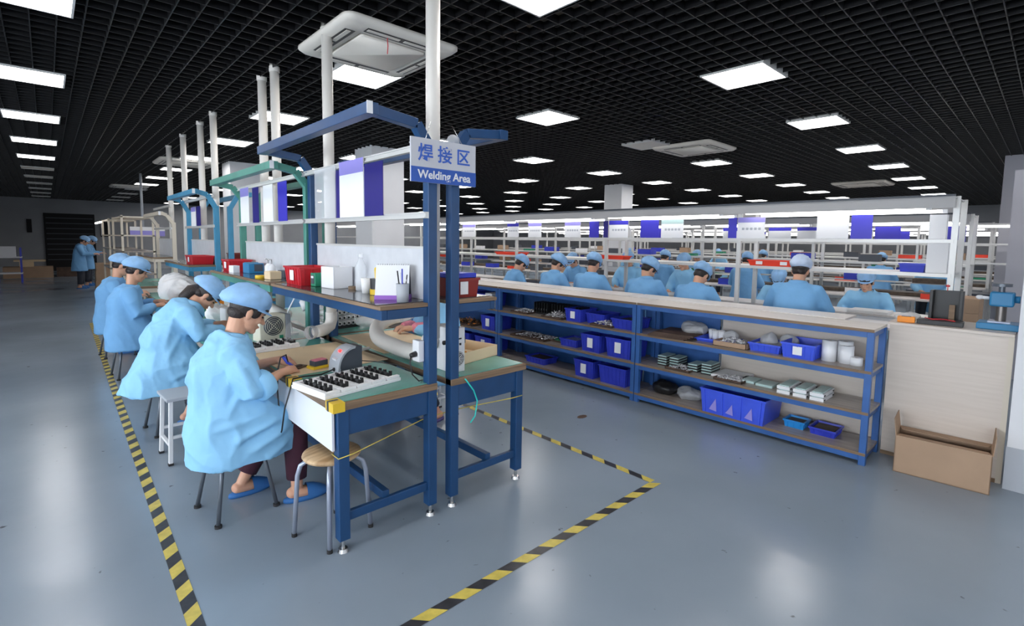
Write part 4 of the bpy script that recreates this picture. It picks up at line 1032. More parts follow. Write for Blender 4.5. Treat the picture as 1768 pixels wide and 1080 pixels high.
MB().cyl((.02, -.005, .045), .030, .22, 20).build('column', 'heater', pr)
MB().box((-.05, -.072, .165), (.085, .060, .27)).build('press_head', 'pressb', pr, bevel=.012)
MB().cyl((-.0, 0, .27), .018, .05, 12, 0, .018).cyl((-.0, 0, .31), .055, .022, 20).build('top_knob', 'dsteel', pr)
MB().tube([(.0, .06, .22), (.0, .11, .222)], .012, 10).ell((.0, .115, .222), (.018, .024, .016)).build('handle', 'white', pr)
MB().tube([(.0, -.072, .22), (.0, -.10, .22)], .026, 14).build('side_knob', 'pressb', pr)
bx_ = thing('black_fixture', 'upright black slotted fixture on the rear of the cream counter', 'fixture', (5.2, .56, CT))
MB().box((-.05, -.10, 0), (.05, .10, .012)).box((-.05, -.10, .012), (.05, -.08, .25)).box((-.05, .08, .012), (.05, .10, .25)).box((.03, -.08, .012), (.05, .08, .25)).build('fixture_frame', 'black', bx_, bevel=.002)
MB().box((-.02, -.055, .012), (.0, -.02, .14)).build('fixture_insert', 'edge', bx_)
MB().cyl((0, 0, .25), .003, .05, 6).cyl((0, 0, .28), .013, .014, 10).build('indicator', 'red', bx_)
tb = thing('tool_tray', 'flat black tool tray with red cable in front of the fixture', 'tray', (5.0, .58, CT), .05)
MB().box((-.07, -.15, 0), (.07, .12, .035)).build('tray_body', 'black', tb, bevel=.004)
MB().tube([(-.03, -.1, .039), (.02, -.03, .041), (-.02, .03, .039), (.03, .08, .041)], .004, 6).build('red_cable', 'red', tb)
ot = thing('orange_meter', 'small orange handheld meter at the left end of the counter', 'meter', (4.95, .765, CT), .1)
MB().box((-.035, -.055, 0), (.035, .055, .045)).build('meter_body', 'orange', ot, bevel=.006); MB().box((-.02, -.03, .045), (.02, .03, .047)).build('display', 'dgrey', ot)
cx_ = thing('open_cardboard_box', 'large open cardboard box on the floor before the cream cabinet', 'box', (0, 0, 0))
A = at('z', 0, 1541, 812); B = at('z', 0, 1708, 855); d_ = (B-A).normalized(); Wd = (B-A).length; n_ = Vector((-d_.y, d_.x, 0))*1
if n_.x < 0: n_ = -n_
BD, BH, th = .29, .27, .006
mtx = Matrix((( d_.x, n_.x, 0, A.x), (d_.y, n_.y, 0, A.y), (0, 0, 1, 0), (0, 0, 0, 1)))
w = MB(); w.box((0, 0, 0), (Wd, BD, th)); w.box((0, 0, 0), (Wd, th, BH)); w.box((0, BD-th, 0), (Wd, BD, BH)); w.box((0, 0, 0), (th, BD, BH)); w.box((Wd-th, 0, 0), (Wd, BD, BH))
w.xf(mtx).build('box_body', 'kraft', cx_)
def flap(p0, p1, out, L, name='flap'):
    p0 = Vector(p0); p1 = Vector(p1); out = Vector(out).normalized()*L; e = (p1-p0)*.04; nn = (p1-p0).cross(out).normalized()*.004
    vs = [p0, p1, p1+out-e, p0+out+e]; vs += [v+nn for v in vs]
    MB().add(vs, [(0, 1, 2, 3), (7, 6, 5, 4), (0, 4, 5, 1), (1, 5, 6, 2), (2, 6, 7, 3), (3, 7, 4, 0)]).xf(mtx).build(name, 'kraft', cx_)
flap((0, 0, BH), (0, BD, BH), (-.12, .0, 1), .125); flap((Wd, 0, BH), (Wd, BD, BH), (.06, .05, 1), .125)
flap((0, 0, BH), (Wd, 0, BH), (0, .9, -.12), .115); flap((0, BD, BH), (Wd, BD, BH), (0, -.85, .05), .11)

# ------------------------------------------------------------------ assembly lines
LS = 2.12
def rack(x, y, label, hood=True, low=False):
    """one section of an assembly line: tables both sides, uprights, shelves, hood with tubes (origin at near front post)"""
    t = thing('assembly_rack', label, 'rack', (x, y, 0), 0, 'assembly line sections')
    for xx, zt in ((0, 2.16), (.56, 2.16)): MB().box((xx-.02, -.025, .0), (xx+.02, .025, zt)).build('upright', 'alu', t)
    for xa, xb in ((-.52, .02), (.54, 1.06)): MB().box((xa, .0, .82), (xb, LS, .845)).build('tabletop', 'white_lam', t, bevel=.002)
    MB().box((.03, 0, .80), (.53, LS, .82)).build('centre_channel', 'lgrey', t)
    for xx in (-.48, 1.0): MB().box((xx, -.02, 0), (xx+.04, .03, .82)).build('leg', 'alu', t)
    for z, nm in ((1.715, 'document_rail'), (1.37, 'shelf_rail')):
        for xx in (-.01, .56): MB().box((xx-.02, 0, z-.018), (xx+.015, LS, z+.018)).build(nm, 'alu', t)
    MB().box((.0, 0, 1.375), (.55, LS, 1.385)).build('shelf_board', 'alu', t)
    if low:
        MB().box((.10, 0, 1.05), (.46, LS, 1.06)).build('lower_shelf', 'lgrey', t)
        MB().box((.08, 0, .845), (.48, LS, .90)).build('low_bin_row', 'brushed', t)
    if hood:
        h = MB(); h.box((-.16, 0, 2.135), (.74, LS, 2.15)); h.box((-.17, 0, 2.04), (-.155, LS, 2.15)); h.box((.74, 0, 2.04), (.755, LS, 2.15))
        h.build('light_hood', 'hoodgrey', t)
        MB().box((-.19, 0, 2.15), (-.14, LS, 2.17)).build('hood_edge', 'dgrey', t)
        for xx, zz, q in ((-.13, 2.045, .10), (.10, 2.02, .0)):
            l = MB().tube([(xx, .12+q, zz), (xx, LS-.22+q, zz)], .017, 10).build('lamp_tube', 'tube', t)
            e = MB().box((xx-.02, .08+q, zz-.02), (xx+.02, .12+q, zz+.02)).build('tube_holder', 'white', l)
    return t
rk = rack(6.65, .70, 'front assembly line section at the right end, with the tall white carton')
secn = ['right end', 'second from the right', 'third from the right', 'fourth from the right', 'fifth from the right', 'sixth from the right', 'left end']
for i in range(1, 7): place(copy_tree(rk), (6.65, .70+LS*i, 0), 0, 'front assembly line section, %s' % secn[i])
rk2 = None
lnn = {10.3: 'second', 13.9: 'third', 17.5: 'fourth', 21.1: 'fifth'}
for x in lnn:
    for i in range(7):
        if rk2 is None: rk2 = rack(0, 0, '', low=True); o = rk2
        else: o = copy_tree(rk2)
        place(o, (x, .9+LS*i, 0), 0, '%s assembly line behind, section at the %s' % (lnn[x], secn[i]) if i in (0, 6) else '%s assembly line behind, section %s' % (lnn[x], secn[i]))

# things standing on the lines
def bin_(x, y, z, w, d, h, mt, label, card=False, cards=1, name=None):
    return crate(name or ('red_bin' if 'red' in mt else 'blue_bin'), label, 'bin', (x, y, z), (w, d, h), mt, ribs=False, card=card, cards=cards)
bin_(6.78, 2.42, 1.386, .22, .58, .075, 'orred', 'orange-red bin with white cards on the front line shelf, right of the near uprights', True, 2)
bin_(6.78, 4.98, 1.386, .22, .72, .06, 'orred', 'long orange-red bin on the front line shelf behind the upright worker', False)
bin_(6.78, 7.35, 1.386, .22, .75, .055, 'orred', 'long orange-red bin on the front line shelf at the left, above the leftmost caps', False)
bin_(6.90, 1.04, 1.386, .22, .22, .09, 'bblue', 'blue bin on the front line shelf beside the tall white carton', False)
o = single(MB().box((-.08, -.085, 0), (.10, .085, .33)), 'tall_carton', 'white', 'tall white carton on the right end of the front line shelf', 'box', bevel=.003); o.location = (6.80, .83, 1.386)
o = single(MB().box((-.05, -.07, 0), (.05, .07, .25)), 'paper_holder', 'white', 'white paper holder on the rail at the right end of the line', 'holder', bevel=.003); o.location = (6.74, .84, 1.735)
for k, (ya, yb, nm, mt, band, lab) in enumerate((
    (8.74, 8.30, 'placard', 'paper', 'lilac', 'white placard with lilac top, leftmost beside the blue bench post'), (7.30, 6.98, 'placard', 'paper', 'placb', 'white placard with blue top, second from the left on the line'),
    (6.72, 6.38, 'placard', 'paper', 'lilac', 'white placard with lilac top, third from the left on the line'), (5.82, 5.47, 'placard', 'paper', 'lilac', 'white placard left of the small navy card'),
    (5.28, 5.08, 'blue_card', 'placb', None, 'narrow deep blue card left of the uprights in mid line'), (4.88, 4.52, 'placard', 'paper', 'placb', 'white placard with blue header right of the narrow blue card'),
    (4.99, 4.90, 'blue_card', 'navypaper', None, 'thin navy card beside the upright in mid line'), (4.30, 3.99, 'blue_card', 'placb', None, 'wide deep blue card in the middle of the line'), (3.95, 3.60, 'placard', 'paper', 'teal', 'white placard with pale blue header in the middle of the line'),
    (2.96, 2.85, 'blue_card', 'placb', None, 'narrow deep blue card near the near uprights'), (2.84, 2.50, 'placard', 'paper', 'lilac', 'large white placard with lilac header right of the near uprights'),
    (1.92, 1.60, 'placard', 'paper', None, 'bright white placard near the right end of the line'), (1.58, 1.38, 'blue_card', 'placb', None, 'bright blue card at the right end of the placard row'))):
    z1_ = 2.0 if y0 else 2.0
    o = doc(nm, yb, ya, 1.735, 2.0, mt, lab, 'placard' if nm == 'placard' else 'card', band, x=6.622)
    if nm == 'placard' and k not in (11,):
        g = MB(); w = (ya-yb)
        for q in range(5): g.box((-.0052, -w*.36+q*w*.15, .105), (-.0045, -w*.36+q*w*.15+w*.09, .135))
        g.box((-.0050, -w*.36, .118), (-.0045, w*.33, .121)); g.build('print_marks', 'lgrey', o)
# second line placards
for k, (x, y, w, mt, lab) in enumerate(((10.27, 1.75, .35, 'placb', 'blue card on the second line, right end'), (10.27, 3.9, .4, 'paper', 'white card on the second line behind the middle placards'), (10.27, 4.4, .3, 'paper', 'white card on the second line left of the blue one'),
        (10.27, 2.9, .4, 'paper', 'white card pair member on the second line, right'), (10.27, 3.4, .4, 'paper', 'white card pair member on the second line, left'), (10.27, 6.1, .4, 'placb', 'blue card on the second line at left of centre'),
        (10.27, 7.2, .5, 'paper', 'white card on the second line at left'), (13.87, 2.2, .5, 'placb', 'blue card on the third line, right'), (13.87, 5.2, .5, 'paper', 'white card on the third line, centre'), (13.87, 7.9, .5, 'paper', 'white card on the third line, left'), (10.27, .95, .4, 'placb', 'blue card on the second line at its very end near the pillar'))):
    doc('placard', y, y+w, 1.735, 1.98, mt, lab, 'placard', 'placb' if mt == 'paper' else None, x=x)
# clutter on the line tables and shelves
rnd = random.Random(5)
cl = [('red_bin', 'orred', .2, .4, .08), ('blue_bin', 'bblue', .25, .35, .12), ('dark_box', 'dgrey', .2, .3, .12), ('carton', 'kraft', .22, .28, .14), ('white_box', 'white', .2, .25, .1), ('green_tray', 'green2', .2, .3, .05), ('brown_tray', 'brushed', .25, .4, .07)]
nmz = {1.386: 'upper shelf', 1.061: 'lower shelf', .846: 'table'}
used_ = set()
for li, x in enumerate((6.65, 10.3, 13.9, 17.5)):
    for i in range(7):
        for z in (1.386, 1.061, .846):
            for q in range(2 if li < 3 else 1):
                if li == 0 and (z > 1.0 or (i < 2 and z < .9)): continue
                nm, mt, w, d, h = rnd.choice(cl); y = .9+LS*i+.35+q*1.0+rnd.uniform(-.1, .2)
                xx = x+.28+(.48 if z < .9 else 0)
                if li == 0 and z < .9: xx = x-.2; y = .95+LS*i+q*1.06+.1
                if z < .9 and li > 0: xx = x-.22
                o = single(MB().box((-w/2, -d/2, 0), (w/2, d/2, h)).box((-w/2+.01, -d/2+.01, h), (w/2-.01, d/2-.01, h+.004), 1), nm, [mt, 'brushed'], '%s on the %s of the %s line, %s%s' % (nm.replace('_', ' '), nmz[z], ('front', 'second', 'third', 'fourth')[li], secn[i], ', left half' if q else ''), nm.split('_')[-1])
                o.location = (xx, y, z+.001)
for k, (y, lab) in enumerate(((1.5, 'white jig plate on the front line table before the worker at the right end'), (2.6, 'white jig plate on the front line table, left of the pale capped worker'), (3.7, 'white jig plate on the front line table near the hunched workers'))):
    obj = single(MB().box((-.16, -.2, 0), (.16, .2, .03)), 'jig_plate', 'foam', lab, 'plate', bevel=.003); obj.location = (7.4 if k == 0 else 6.35, y, .846)
obj = remesh(MB().ell((0, 0, .02), (.14, .16, .035), 0, 14, 8), .012, 'cloudy', 'plastic_bag', smooth=1, fold=folds(.03, 61)); tag(obj, 'crumpled white plastic bag on the rear counter beside the black fixture', 'bag'); obj.location = (5.2, .80, 1.07); obj.scale = (.55, .55, .7)
# tall machine rack and cartons glimpsed beyond the line end
for k in range(5):
    o = single(MB().box((-.3, -.22, 0), (.3, .22, .19)), 'carton', 'kraft', 'brown carton in the stack beyond the line end, %s' % ('bottom', 'second', 'third', 'fourth', 'top')[k], 'box', 'stack of cartons beyond the line end'); o.location = (9.3, .86, .195*k)
wr_ = thing('workstation', 'white workstation with lamp beyond the line end, by the pillar', 'workstation', (12.3, 1.0, 0))
MB().box((-.3, -.6, .80), (.3, .9, .84)).build('tabletop', 'dgrey', wr_)
for yy in (-.55, .85): MB().box((.2, yy-.02, 0), (.25, yy+.02, 2.1)).build('upright', 'alu', wr_); MB().box((-.28, yy-.02, 0), (-.24, yy+.02, .8)).build('leg', 'alu', wr_)
MB().box((.18, -.6, 1.35), (.3, .9, 1.38)).box((.18, -.6, 1.7), (.3, .9, 1.73)).build('shelf_bar', 'alu', wr_)
MB().box((.0, -.6, 2.05), (.3, .9, 2.08)).build('lamp_hood', 'alu', wr_); MB().tube([(.05, -.5, 2.03), (.05, .8, 2.03)], .02, 8).build('lamp_tube', 'tube', wr_)

# ------------------------------------------------------------------ far left background
for k, (x, y, w, d, h, mt, nm, lab) in enumerate(((1.28, 19.6, .5, .5, .30, 'kraft', 'carton', 'brown carton at the foot of the stack beside the standing workers'), (1.28, 19.6, .48, .48, .28, 'kraft', 'carton', 'brown carton in the middle of the stack beside the standing workers'), (1.28, 19.6, .46, .46, .25, 'kraft', 'carton', 'brown carton on top of the stack beside the standing workers'))):
    o = single(MB().box((-w/2, -d/2, 0), (w/2, d/2, h)), nm, mt, lab, 'box'); o.location = (x, y, (0, .30, .58)[k])
o = single(MB().box((-.7, -.4, 0), (.7, .4, .42)), 'low_carton', 'kraft', 'wide low carton on the floor at the left end of the hall', 'box'); o.location = (-.55, 27.0, 0)
o = single(MB().box((-.45, -.3, 0), (.45, .3, .06)), 'flat_carton', 'kraftl', 'flat pale carton lying on the wide low carton', 'box'); o.location = (-.5, 27.0, .62)
o = single(MB().box((-.2, -.2, 0), (.2, .2, .2)), 'carton', 'kraftl', 'small carton between the wide and the flat carton at the left end', 'box'); o.location = (-.6, 27.0, .42)
o = single(MB().box((-.3, -.3, 0), (.3, .3, .35)), 'carton', 'brown', 'small dark carton right of the wide low carton', 'box'); o.location = (.55, 27.2, 0)
ca = thing('supply_cart', 'blue and white supply cart at the left edge of the picture', 'cart', (-.95, 24.5, 0))
MB().box((-.35, -.3, .3), (.3, .3, .34)).box((-.35, -.3, .85), (.3, .3, .89)).build('cart_shelf', 'white', ca)
for a in (-.33, .25):
    for b in (-.28, .26): MB().box((a, b, 0), (a+.04, b+.03, 1.2)).build('cart_post', 'bblue', ca)
o = single(MB().box((-.2, -.2, 0), (.2, .2, .35)), 'white_carton', 'paper', 'pale carton standing on the supply cart', 'box'); o.location = (-1.0, 24.5, .891)
fs = thing('area_sign', 'small lilac hanging sign far down the left aisle', 'sign', (2.0, 16.5, 1.78)); MB().box((-.38, -.01, -.12), (.38, .01, .12)).build('sign_board', 'lilac', fs); MB().box((-.38, -.012, .02), (.38, -.01, .12)).build('white_band', 'white', fs)
MB().tube([(-.1, 0, .12), (-.1, 0, CE-1.78)], .03, 8).build('hanger_pipe', 'lgrey', fs)

# white sheet-covered heap on the far bench
o = remesh(MB().ell((0, 0, .10), (.25, .55, .20), 0, 20, 10).ell((0, .35, .10), (.22, .4, .22), 0, 20, 10), .02, 'foam', 'covered_heap', smooth=3, fold=folds(.03, 31)); tag(o, 'big heap of white bags on the far left bench behind the third worker', 'heap'); o.location = (1.33, 8.1, .82)  # brighter white stands in for lamp light falling on the heap

# ------------------------------------------------------------------ things on the near left bench
BT = .8195
def obj1(mb, name, mats, label, cat, loc=(0, 0, 0), rz=0, group=None, bevel=0, kind=None):
    o = single(mb, name, mats, label, cat, group, bevel, kind); o.location = loc; o.rotation_euler = (0, 0, rz); return o
def foam_tray(loc, rz, w, d, nc, nr, label, glab, h=.035):
    t = thing('foam_tray', label, 'tray', loc, rz)
    mb = MB(); mb.box((-w/2, -d/2, 0), (w/2, d/2, h*.55)); mb.build('tray_base', 'foam', t, bevel=.003)
    cw = w/nc
    for c in range(nc):
        x0 = -w/2+c*cw
        MB().box((x0+.004, -d/2+.004, h*.55), (x0+cw*.30, d/2-.004, h)).box((x0+cw*.30, -d/2+.004, h*.55), (x0+cw*.94, -d/2+.03, h)).box((x0+cw*.30, d/2-.03, h*.55), (x0+cw*.94, d/2-.004, h)).build('pocket_wall', 'foam', t, bevel=.003)
    # black switch parts lying in the pockets, each one liftable
    mt = Matrix.Translation(Vector(loc)) @ Matrix.Rotation(rz, 4, 'Z'); first = None
    for c in range(nc):
        for r in range(nr):
            x = -w/2+(c+.62)*cw; y = -d/2+.045+(r+.5)*(d-.09)/nr
            if first is None:
                first = MB().cbox((0, 0, .011), (.045, .012, .022)).cbox((-.018, 0, .026), (.011, .026, .010)).cbox((.018, .005, .026), (.011, .018, .010)).build('switch_part', 'black'); o = first
            else: o = first.copy(); C.objects.link(o)
            tag(o, '%s, %s column, %s place' % (glab, ('leftmost', 'second', 'third' if nc == 4 else 'middle', 'fourth' if nc == 5 else 'rightmost', 'rightmost')[c], ('front', 'second', 'middle', 'fourth', 'rear')[r]), 'part', glab+'s'); p = mt @ Vector((x, y, h*.55)); o.location = p; o.rotation_euler.z = rz+.12*((c+r) % 3-1)
    return t
foam_tray((1.245, 2.735, BT), math.radians(9), .50, .34, 5, 5, 'white foam tray of black parts at the front corner of the near bench', 'black part in front corner foam tray')
foam_tray((1.22, 4.02, BT+.004), math.radians(4), .34, .26, 4, 4, 'white foam tray of black parts beyond the welder, before the ivory fan unit', 'black part in foam tray beyond welder')
obj1(MB().box((-.33, -.40, 0), (.33, .40, .003)), 'kraft_sheet', 'kraftl', 'pale kraft work sheet under the foreground welder\'s hands', 'sheet', (1.38, 3.52, BT), .04)
obj1(MB().box((-.27, -.42, 0), (.27, .42, .003)), 'kraft_sheet', 'kraftl', 'pale kraft sheet on the right bench in front of the hidden worker', 'sheet', (2.08, 3.72, BT), -.05)
# soldering station
ss = thing('soldering_station', 'grey curved soldering station with red light beside the foam tray', 'soldering station', (1.30, 2.98, BT), math.radians(4))
def arc_profile(k=0.0):
    pts = [(.0, 0), (.165, 0), (.165, .155), (.115, .155)]
    for i in range(1, 9):
        a = i/8*PI/2; pts.append((.115-math.sin(a)*.115, .155-(1-math.cos(a))*.13))
    return [(x+k*(.02 if x < .05 else 0), z) for x, z in pts]
MB().prism(arc_profile(), .11, 0, 'y', 0.006).build('station_body', 'dgrey', ss, bevel=.002)
MB().prism([(-.006, .0), (.012, 0), (.012, .03)]+[(.113-math.sin(i/8*PI/2)*.105, .146-(1-math.cos(i/8*PI/2))*.122) for i in range(8, -1, -1)]+[(.118-math.sin(i/8*PI/2)*.122, .160-(1-math.cos(i/8*PI/2))*.134) for i in range(0, 9)], .124, 0, 'y', -.001).build('front_panel', 'lgrey', ss)
MB().cbox((.038, .055, .132), (.016, .018, .012), rot=Matrix.Rotation(-.7, 3, 'Y')).build('display', 'redled', ss)
MB().cbox((.004, .055, .085), (.014, .05, .014), rot=Matrix.Rotation(-.25, 3, 'Y')).build('button_row', 'white', ss)
MB().tube([(-.012, .05, .02), (.006, .05, .022)], .012, 10).build('cable_socket', 'black', ss)
cab = obj1(MB().tube([(1.285, 3.02, .845), (1.20, 3.01, .828), (1.10, 3.03, .829), (1.035, 3.02, .828), (1.018, 2.995, .80), (.985, 3.02, .66), (.975, 3.05, .52), (.985, 3.12, .46), (.992, 3.14, .60), (.99, 3.16, .75), (1.0, 3.17, .86), (1.02, 3.18, .93), (1.055, 3.19, .94), (1.07, 3.20, .89)], .0045, 7), 'soldering_cable', 'black', 'black soldering cable looping from the station down past the bench edge to the welder', 'cable')
ir = thing('soldering_iron', 'soldering iron with blue grip in the welder\'s right hand', 'soldering iron', (1.07, 3.21, .885))
MB().tube([(-.03, -.01, .045), (.0, 0, .0), (.035, .012, -.028)], [.009, .010, .007], 10).build('grip', 'bblue2', ir); MB().tube([(.035, .012, -.028), (.07, .02, -.055)], [.003, .0015], 8).build('tip', 'chrome', ir)
hp_ = obj1(MB().box((-.05, -.03, 0), (.05, .03, .010)).box((-.03, -.015, .010), (.02, .012, .018)), 'circuit_part', 'brushed', 'small brown part being soldered under the welder\'s hands', 'part', (1.16, 3.28, BT+.004), .5)
sp_ = thing('sponge_holder', 'yellow and black sponge holder beside the soldering station', 'holder', (1.25, 3.20, BT+.004), .2)
MB().box((-.05, -.04, 0), (.06, .04, .018)).build('holder_base', 'yellow', sp_, bevel=.003); MB().box((-.035, -.03, .018), (.06, .03, .05)).build('sponge_cup', 'dgrey', sp_, bevel=.002); MB().box((-.03, -.025, .05), (.055, .025, .056)).build('sponge', 'pink', sp_)
for k, (x, y, lab) in enumerate(((1.028, 3.06, 'yellow hazard tape patch on the bench edge beside the cable'), (1.03, 2.475, 'yellow and black tape wrapped round the front bench corner'))):
    t = thing('edge_tape', lab, 'tape', (x, y, .772)); MB().box((-.004, -.045, 0), (.06, .05, .050)).build('tape_wrap', 'yellow', t); MB().box((-.006, .01, -.001), (.05, .03, .051)).build('tape_stripe', 'tapeb', t)
obj1(MB().tube([(0, 0, 0), (.13, -.01, .008), (.19, -.005, .012)], [.006, .008, .005], 8).tube([(.17, -.005, .014), (.30, .03, .016)], [.014, .010], 10, 1), 'brush', ['edge', 'foam'], 'wooden handled brush lying on the bench behind the soldering station', 'brush', (1.45, 3.42, BT+.008), .05)
# fume bell on the elbow of the second pipe
fb_ = thing('fume_hood', 'clear plastic fume bell on the pipe elbow above the kraft sheet', 'fume hood', (1.52, 3.97, .915), math.radians(24))
rx = Matrix.Rotation(-PI/2, 4, 'Y')
MB().lathe((0, 0, 0), [(.048, -.02), (.050, .05), (.062, .08), (.105, .15), (.118, .165)], 28, mtx=rx).build('clear_bell', 'clear2', fb_)
MB().lathe((0, 0, 0), [(.052, -.01), (.054, 0), (.054, .03), (.052, .035)], 24, mtx=rx).build('coupling_ring', 'white', fb_)
# ivory fan unit
fu = thing('fan_unit', 'ivory instrument with round fan grille behind the foam tray on the left bench', 'instrument', (1.33, 4.36, BT), .12)
MB().box((-.12, -.07, 0), (.09, .07, .215)).build('instrument_case', 'ivory', fu, bevel=.008)
MB().box((.09, -.075, .005), (.13, .10, .21)).build('side_panel', 'grey', fu, bevel=.003)
g = MB(); g.lathe((0, 0, 0), [(0, .0), (.078, 0), (.078, .004), (0, .004)], 28); g.xf(Matrix.Translation((-.012, -.071, .125)) @ Matrix.Rotation(PI/2, 4, 'X')).build('fan_opening', 'dgrey', fu)
g = MB()
for r_ in (.02, .036, .052, .068): g.tube([(math.cos(a*PI/12)*r_-.012, -.078, math.sin(a*PI/12)*r_+.125) for a in range(25)], .0018, 5)
for a in (PI/4, 3*PI/4): g.tube([(math.cos(a)*.075-.012, -.078, math.sin(a)*.075+.125), (-math.cos(a)*.075-.012, -.078, -math.sin(a)*.075+.125)], .0022, 5)
o = g.build('fan_grille', 'ivory', fu)
MB().cbox((.05, -.073, .03), (.03, .006, .025)).build('switch', 'green2', fu)
# second green module: hose, white cans, boxes
def flex(pts, r, label, name='flex_hose', mt='pipe', nozzle=True, sub=14):
    P_ = [Vector(p) for p in pts]; out = []; 
    for i in range(len(P_)-1):
        a = P_[max(i-1, 0)]; b = P_[i]; c = P_[i+1]; d = P_[min(i+2, len(P_)-1)]
        for k in range(sub):
            u = k/sub; out.append(.5*((2*b)+(c-a)*u+(2*a-5*b+4*c-d)*u*u+(3*b-a-3*c+d)*u**3))
    out.append(P_[-1]); rs = [r*(1+.035*(-1)**i) for i in range(len(out))]
    t = thing(name, label, 'hose'); MB().tube(out, rs, 18).build('hose_body', mt, t)
    if nozzle: d = (out[-1]-out[-3]).normalized(); MB().tube([out[-1]-d*.01, out[-1]+d*.05, out[-1]+d*.12], [r*1.04, r*1.0, r*.85], 16).build('nozzle', 'clear', t)
    return t
flex([(1.80, 2.72, 1.02), (1.86, 2.80, .94), (1.835, 2.98, .885), (1.83, 3.25, .885), (1.85, 3.50, .90), (1.93, 3.68, .95), (2.05, 3.72, 1.0), (2.14, 3.70, 1.02)], .055, 'thick white flexible hose curving over the near right bench')
flex([(1.55, 5.3, 1.10), (1.50, 5.25, .98), (1.42, 5.12, .93), (1.35, 5.0, .98)], .055, 'short white flexible hose hanging over the green framed bench')
flex([(1.60, 4.75, .95), (1.50, 4.72, 1.0), (1.40, 4.80, 1.06), (1.32, 4.92, 1.04)], .045, 'white curved hose behind the ivory fan unit')
def lamp_arm(loc, label):
    t = thing('desk_lamp', label, 'lamp', loc); MB().cyl((0, 0, 0), .05, .015, 18).build('lamp_base', 'white', t)
    MB().tube([(0, 0, .015), (-.03, .02, .20), (.02, -.02, .33), (.06, -.06, .30)], .007, 8).build('lamp_neck', 'white', t)
    MB().tube([(.06, -.06, .30), (.10, -.10, .24)], [.025, .055], 16).build('lamp_shade', 'white', t); return t
lamp_arm((1.55, 4.50, BT), 'small white bent neck lamp behind the ivory fan unit'); lamp_arm((1.45, 5.7, BT), 'white bent neck lamp further back on the green framed bench')
obj1(MB().box((-.09, -.08, 0), (.09, .08, .16)), 'white_unit', 'white', 'white box on the green framed bench above the welder\'s cap', 'box', (1.30, 5.40, BT), .1, bevel=.01)
obj1(MB().box((-.09, -.08, 0), (.09, .08, .12)), 'white_unit', 'foam', 'white foam block on the green bench near the post', 'box', (1.50, 4.85, BT), -.1, bevel=.01)
obj1(MB().box((-.07, -.06, 0), (.07, .06, .19)), 'orange_box', 'orange', 'orange box on the bench right of the second worker', 'box', (1.30, 6.1, BT), .1, bevel=.004)
obj1(MB().box((-.2, -.15, 0), (.2, .15, .02)), 'kraft_tray', 'kraftl', 'shallow kraft tray at the second worker\'s hands', 'tray', (1.25, 5.15, BT), .1)
obj1(MB().box((-.2, -.2, 0), (.2, .2, .02)), 'kraft_tray', 'kraft', 'brown tray on the light blue bench near the third worker\'s hands', 'tray', (1.25, 7.6, BT), .1)
obj1(MB().box((-.06, -.04, 0), (.06, .04, .05)), 'yellow_box', 'yellow', 'small yellow box by the third worker\'s hands', 'box', (1.20, 6.9, BT), .1)
for k, (x, y, h, mt, lab) in enumerate(((1.55, 6.75, .2, 'white', 'white box on the plain linking table, left'), (1.5, 7.1, .12, 'dgrey', 'dark box on the plain linking table'), (1.2, 6.6, .08, 'green2', 'green tray on the plain linking table'))):
    obj1(MB().box((-.09, -.1, 0), (.09, .1, h)), 'supply_box', mt, lab, 'box', (x, y, BT), .1*k, bevel=.005)
# silver and black coils pile on the right bench seen under the shelf
t = thing('coil_rack', 'black rack of white and black coils on the right bench under the shelf', 'rack', (2.02, 4.62, BT), .1)
MB().box((-.16, -.12, 0), (.16, .12, .02)).build('rack_base', 'black', t)
cm = MB(); cb_ = MB()
for i in range(7):
    for j in range(3): 
        x = -.14+i*.046; z = .045+j*.052
        cm.tube([(x, -.11, z), (x, .10, z)], .021, 12); cb_.tube([(x, -.114, z), (x, -.108, z)], .010, 10)
o = cm.build('coil', 'foam', t); o['kind'] = 'stuff'; o = cb_.build('coil_core', 'black', t); o['kind'] = 'stuff'
o = remesh(MB().ell((0, 0, .05), (.11, .10, .05), 0, 14, 8), .01, 'cloudy', 'parts_bag', smooth=1, fold=folds(.02, 44)); tag(o, 'clear bag of parts on the right bench beside the coil rack', 'bag'); o.location = (2.22, 4.42, BT)

# right bench: open carton, white power unit, socket box, cables
oc = thing('open_carton', 'shallow open brown carton with orange contents on the near right bench', 'box', (2.19, 2.87, BT), math.radians(12))
w = MB(); a, b, h = .19, .16, .078
w.box((-a, -b, 0), (a, b, .004)); w.box((-a, -b, 0), (a, -b+.005, h)); w.box((-a, b-.005, 0), (a, b, h)); w.box((-a, -b, 0), (-a+.005, b, h)); w.box((a-.005, -b, 0), (a, b, h)); w.build('carton_body', 'kraftl', oc)
o = heap(MB(), -.06, -.03, .006, .2, .2, 60, .035, .03).build('orange_contents', ['orange', 'yellow'], oc); o['kind'] = 'stuff'
pu = thing('power_unit', 'white power unit with round fan standing beside the blue posts on the right bench', 'instrument', (1.90, 2.60, BT), 0)
MB().box((-.055, -.055, 0), (.050, .16, .285)).build('instrument_case', 'white', pu, bevel=.004)
MB().lathe((0, 0, 0), [(0, 0), (.047, 0), (.047, .003), (0, .003)], 28).xf(Matrix.Translation((-.002, -.0545, .085)) @ Matrix.Rotation(PI/2, 4, 'X')).build('fan_opening', 'black', pu)
g = MB()
for r_ in (.012, .022, .032, .042): g.tube([(math.cos(q*PI/12)*r_-.002, -.0590, math.sin(q*PI/12)*r_+.085) for q in range(25)], .0022, 5)
for q in range(4): g.tube([(math.cos(q*PI/4)*.045-.002, -.0595, math.sin(q*PI/4)*.045+.085), (-math.cos(q*PI/4)*.045-.002, -.0595, -math.sin(q*PI/4)*.045+.085)], .0015, 5)
g.build('fan_grille', 'white', pu)
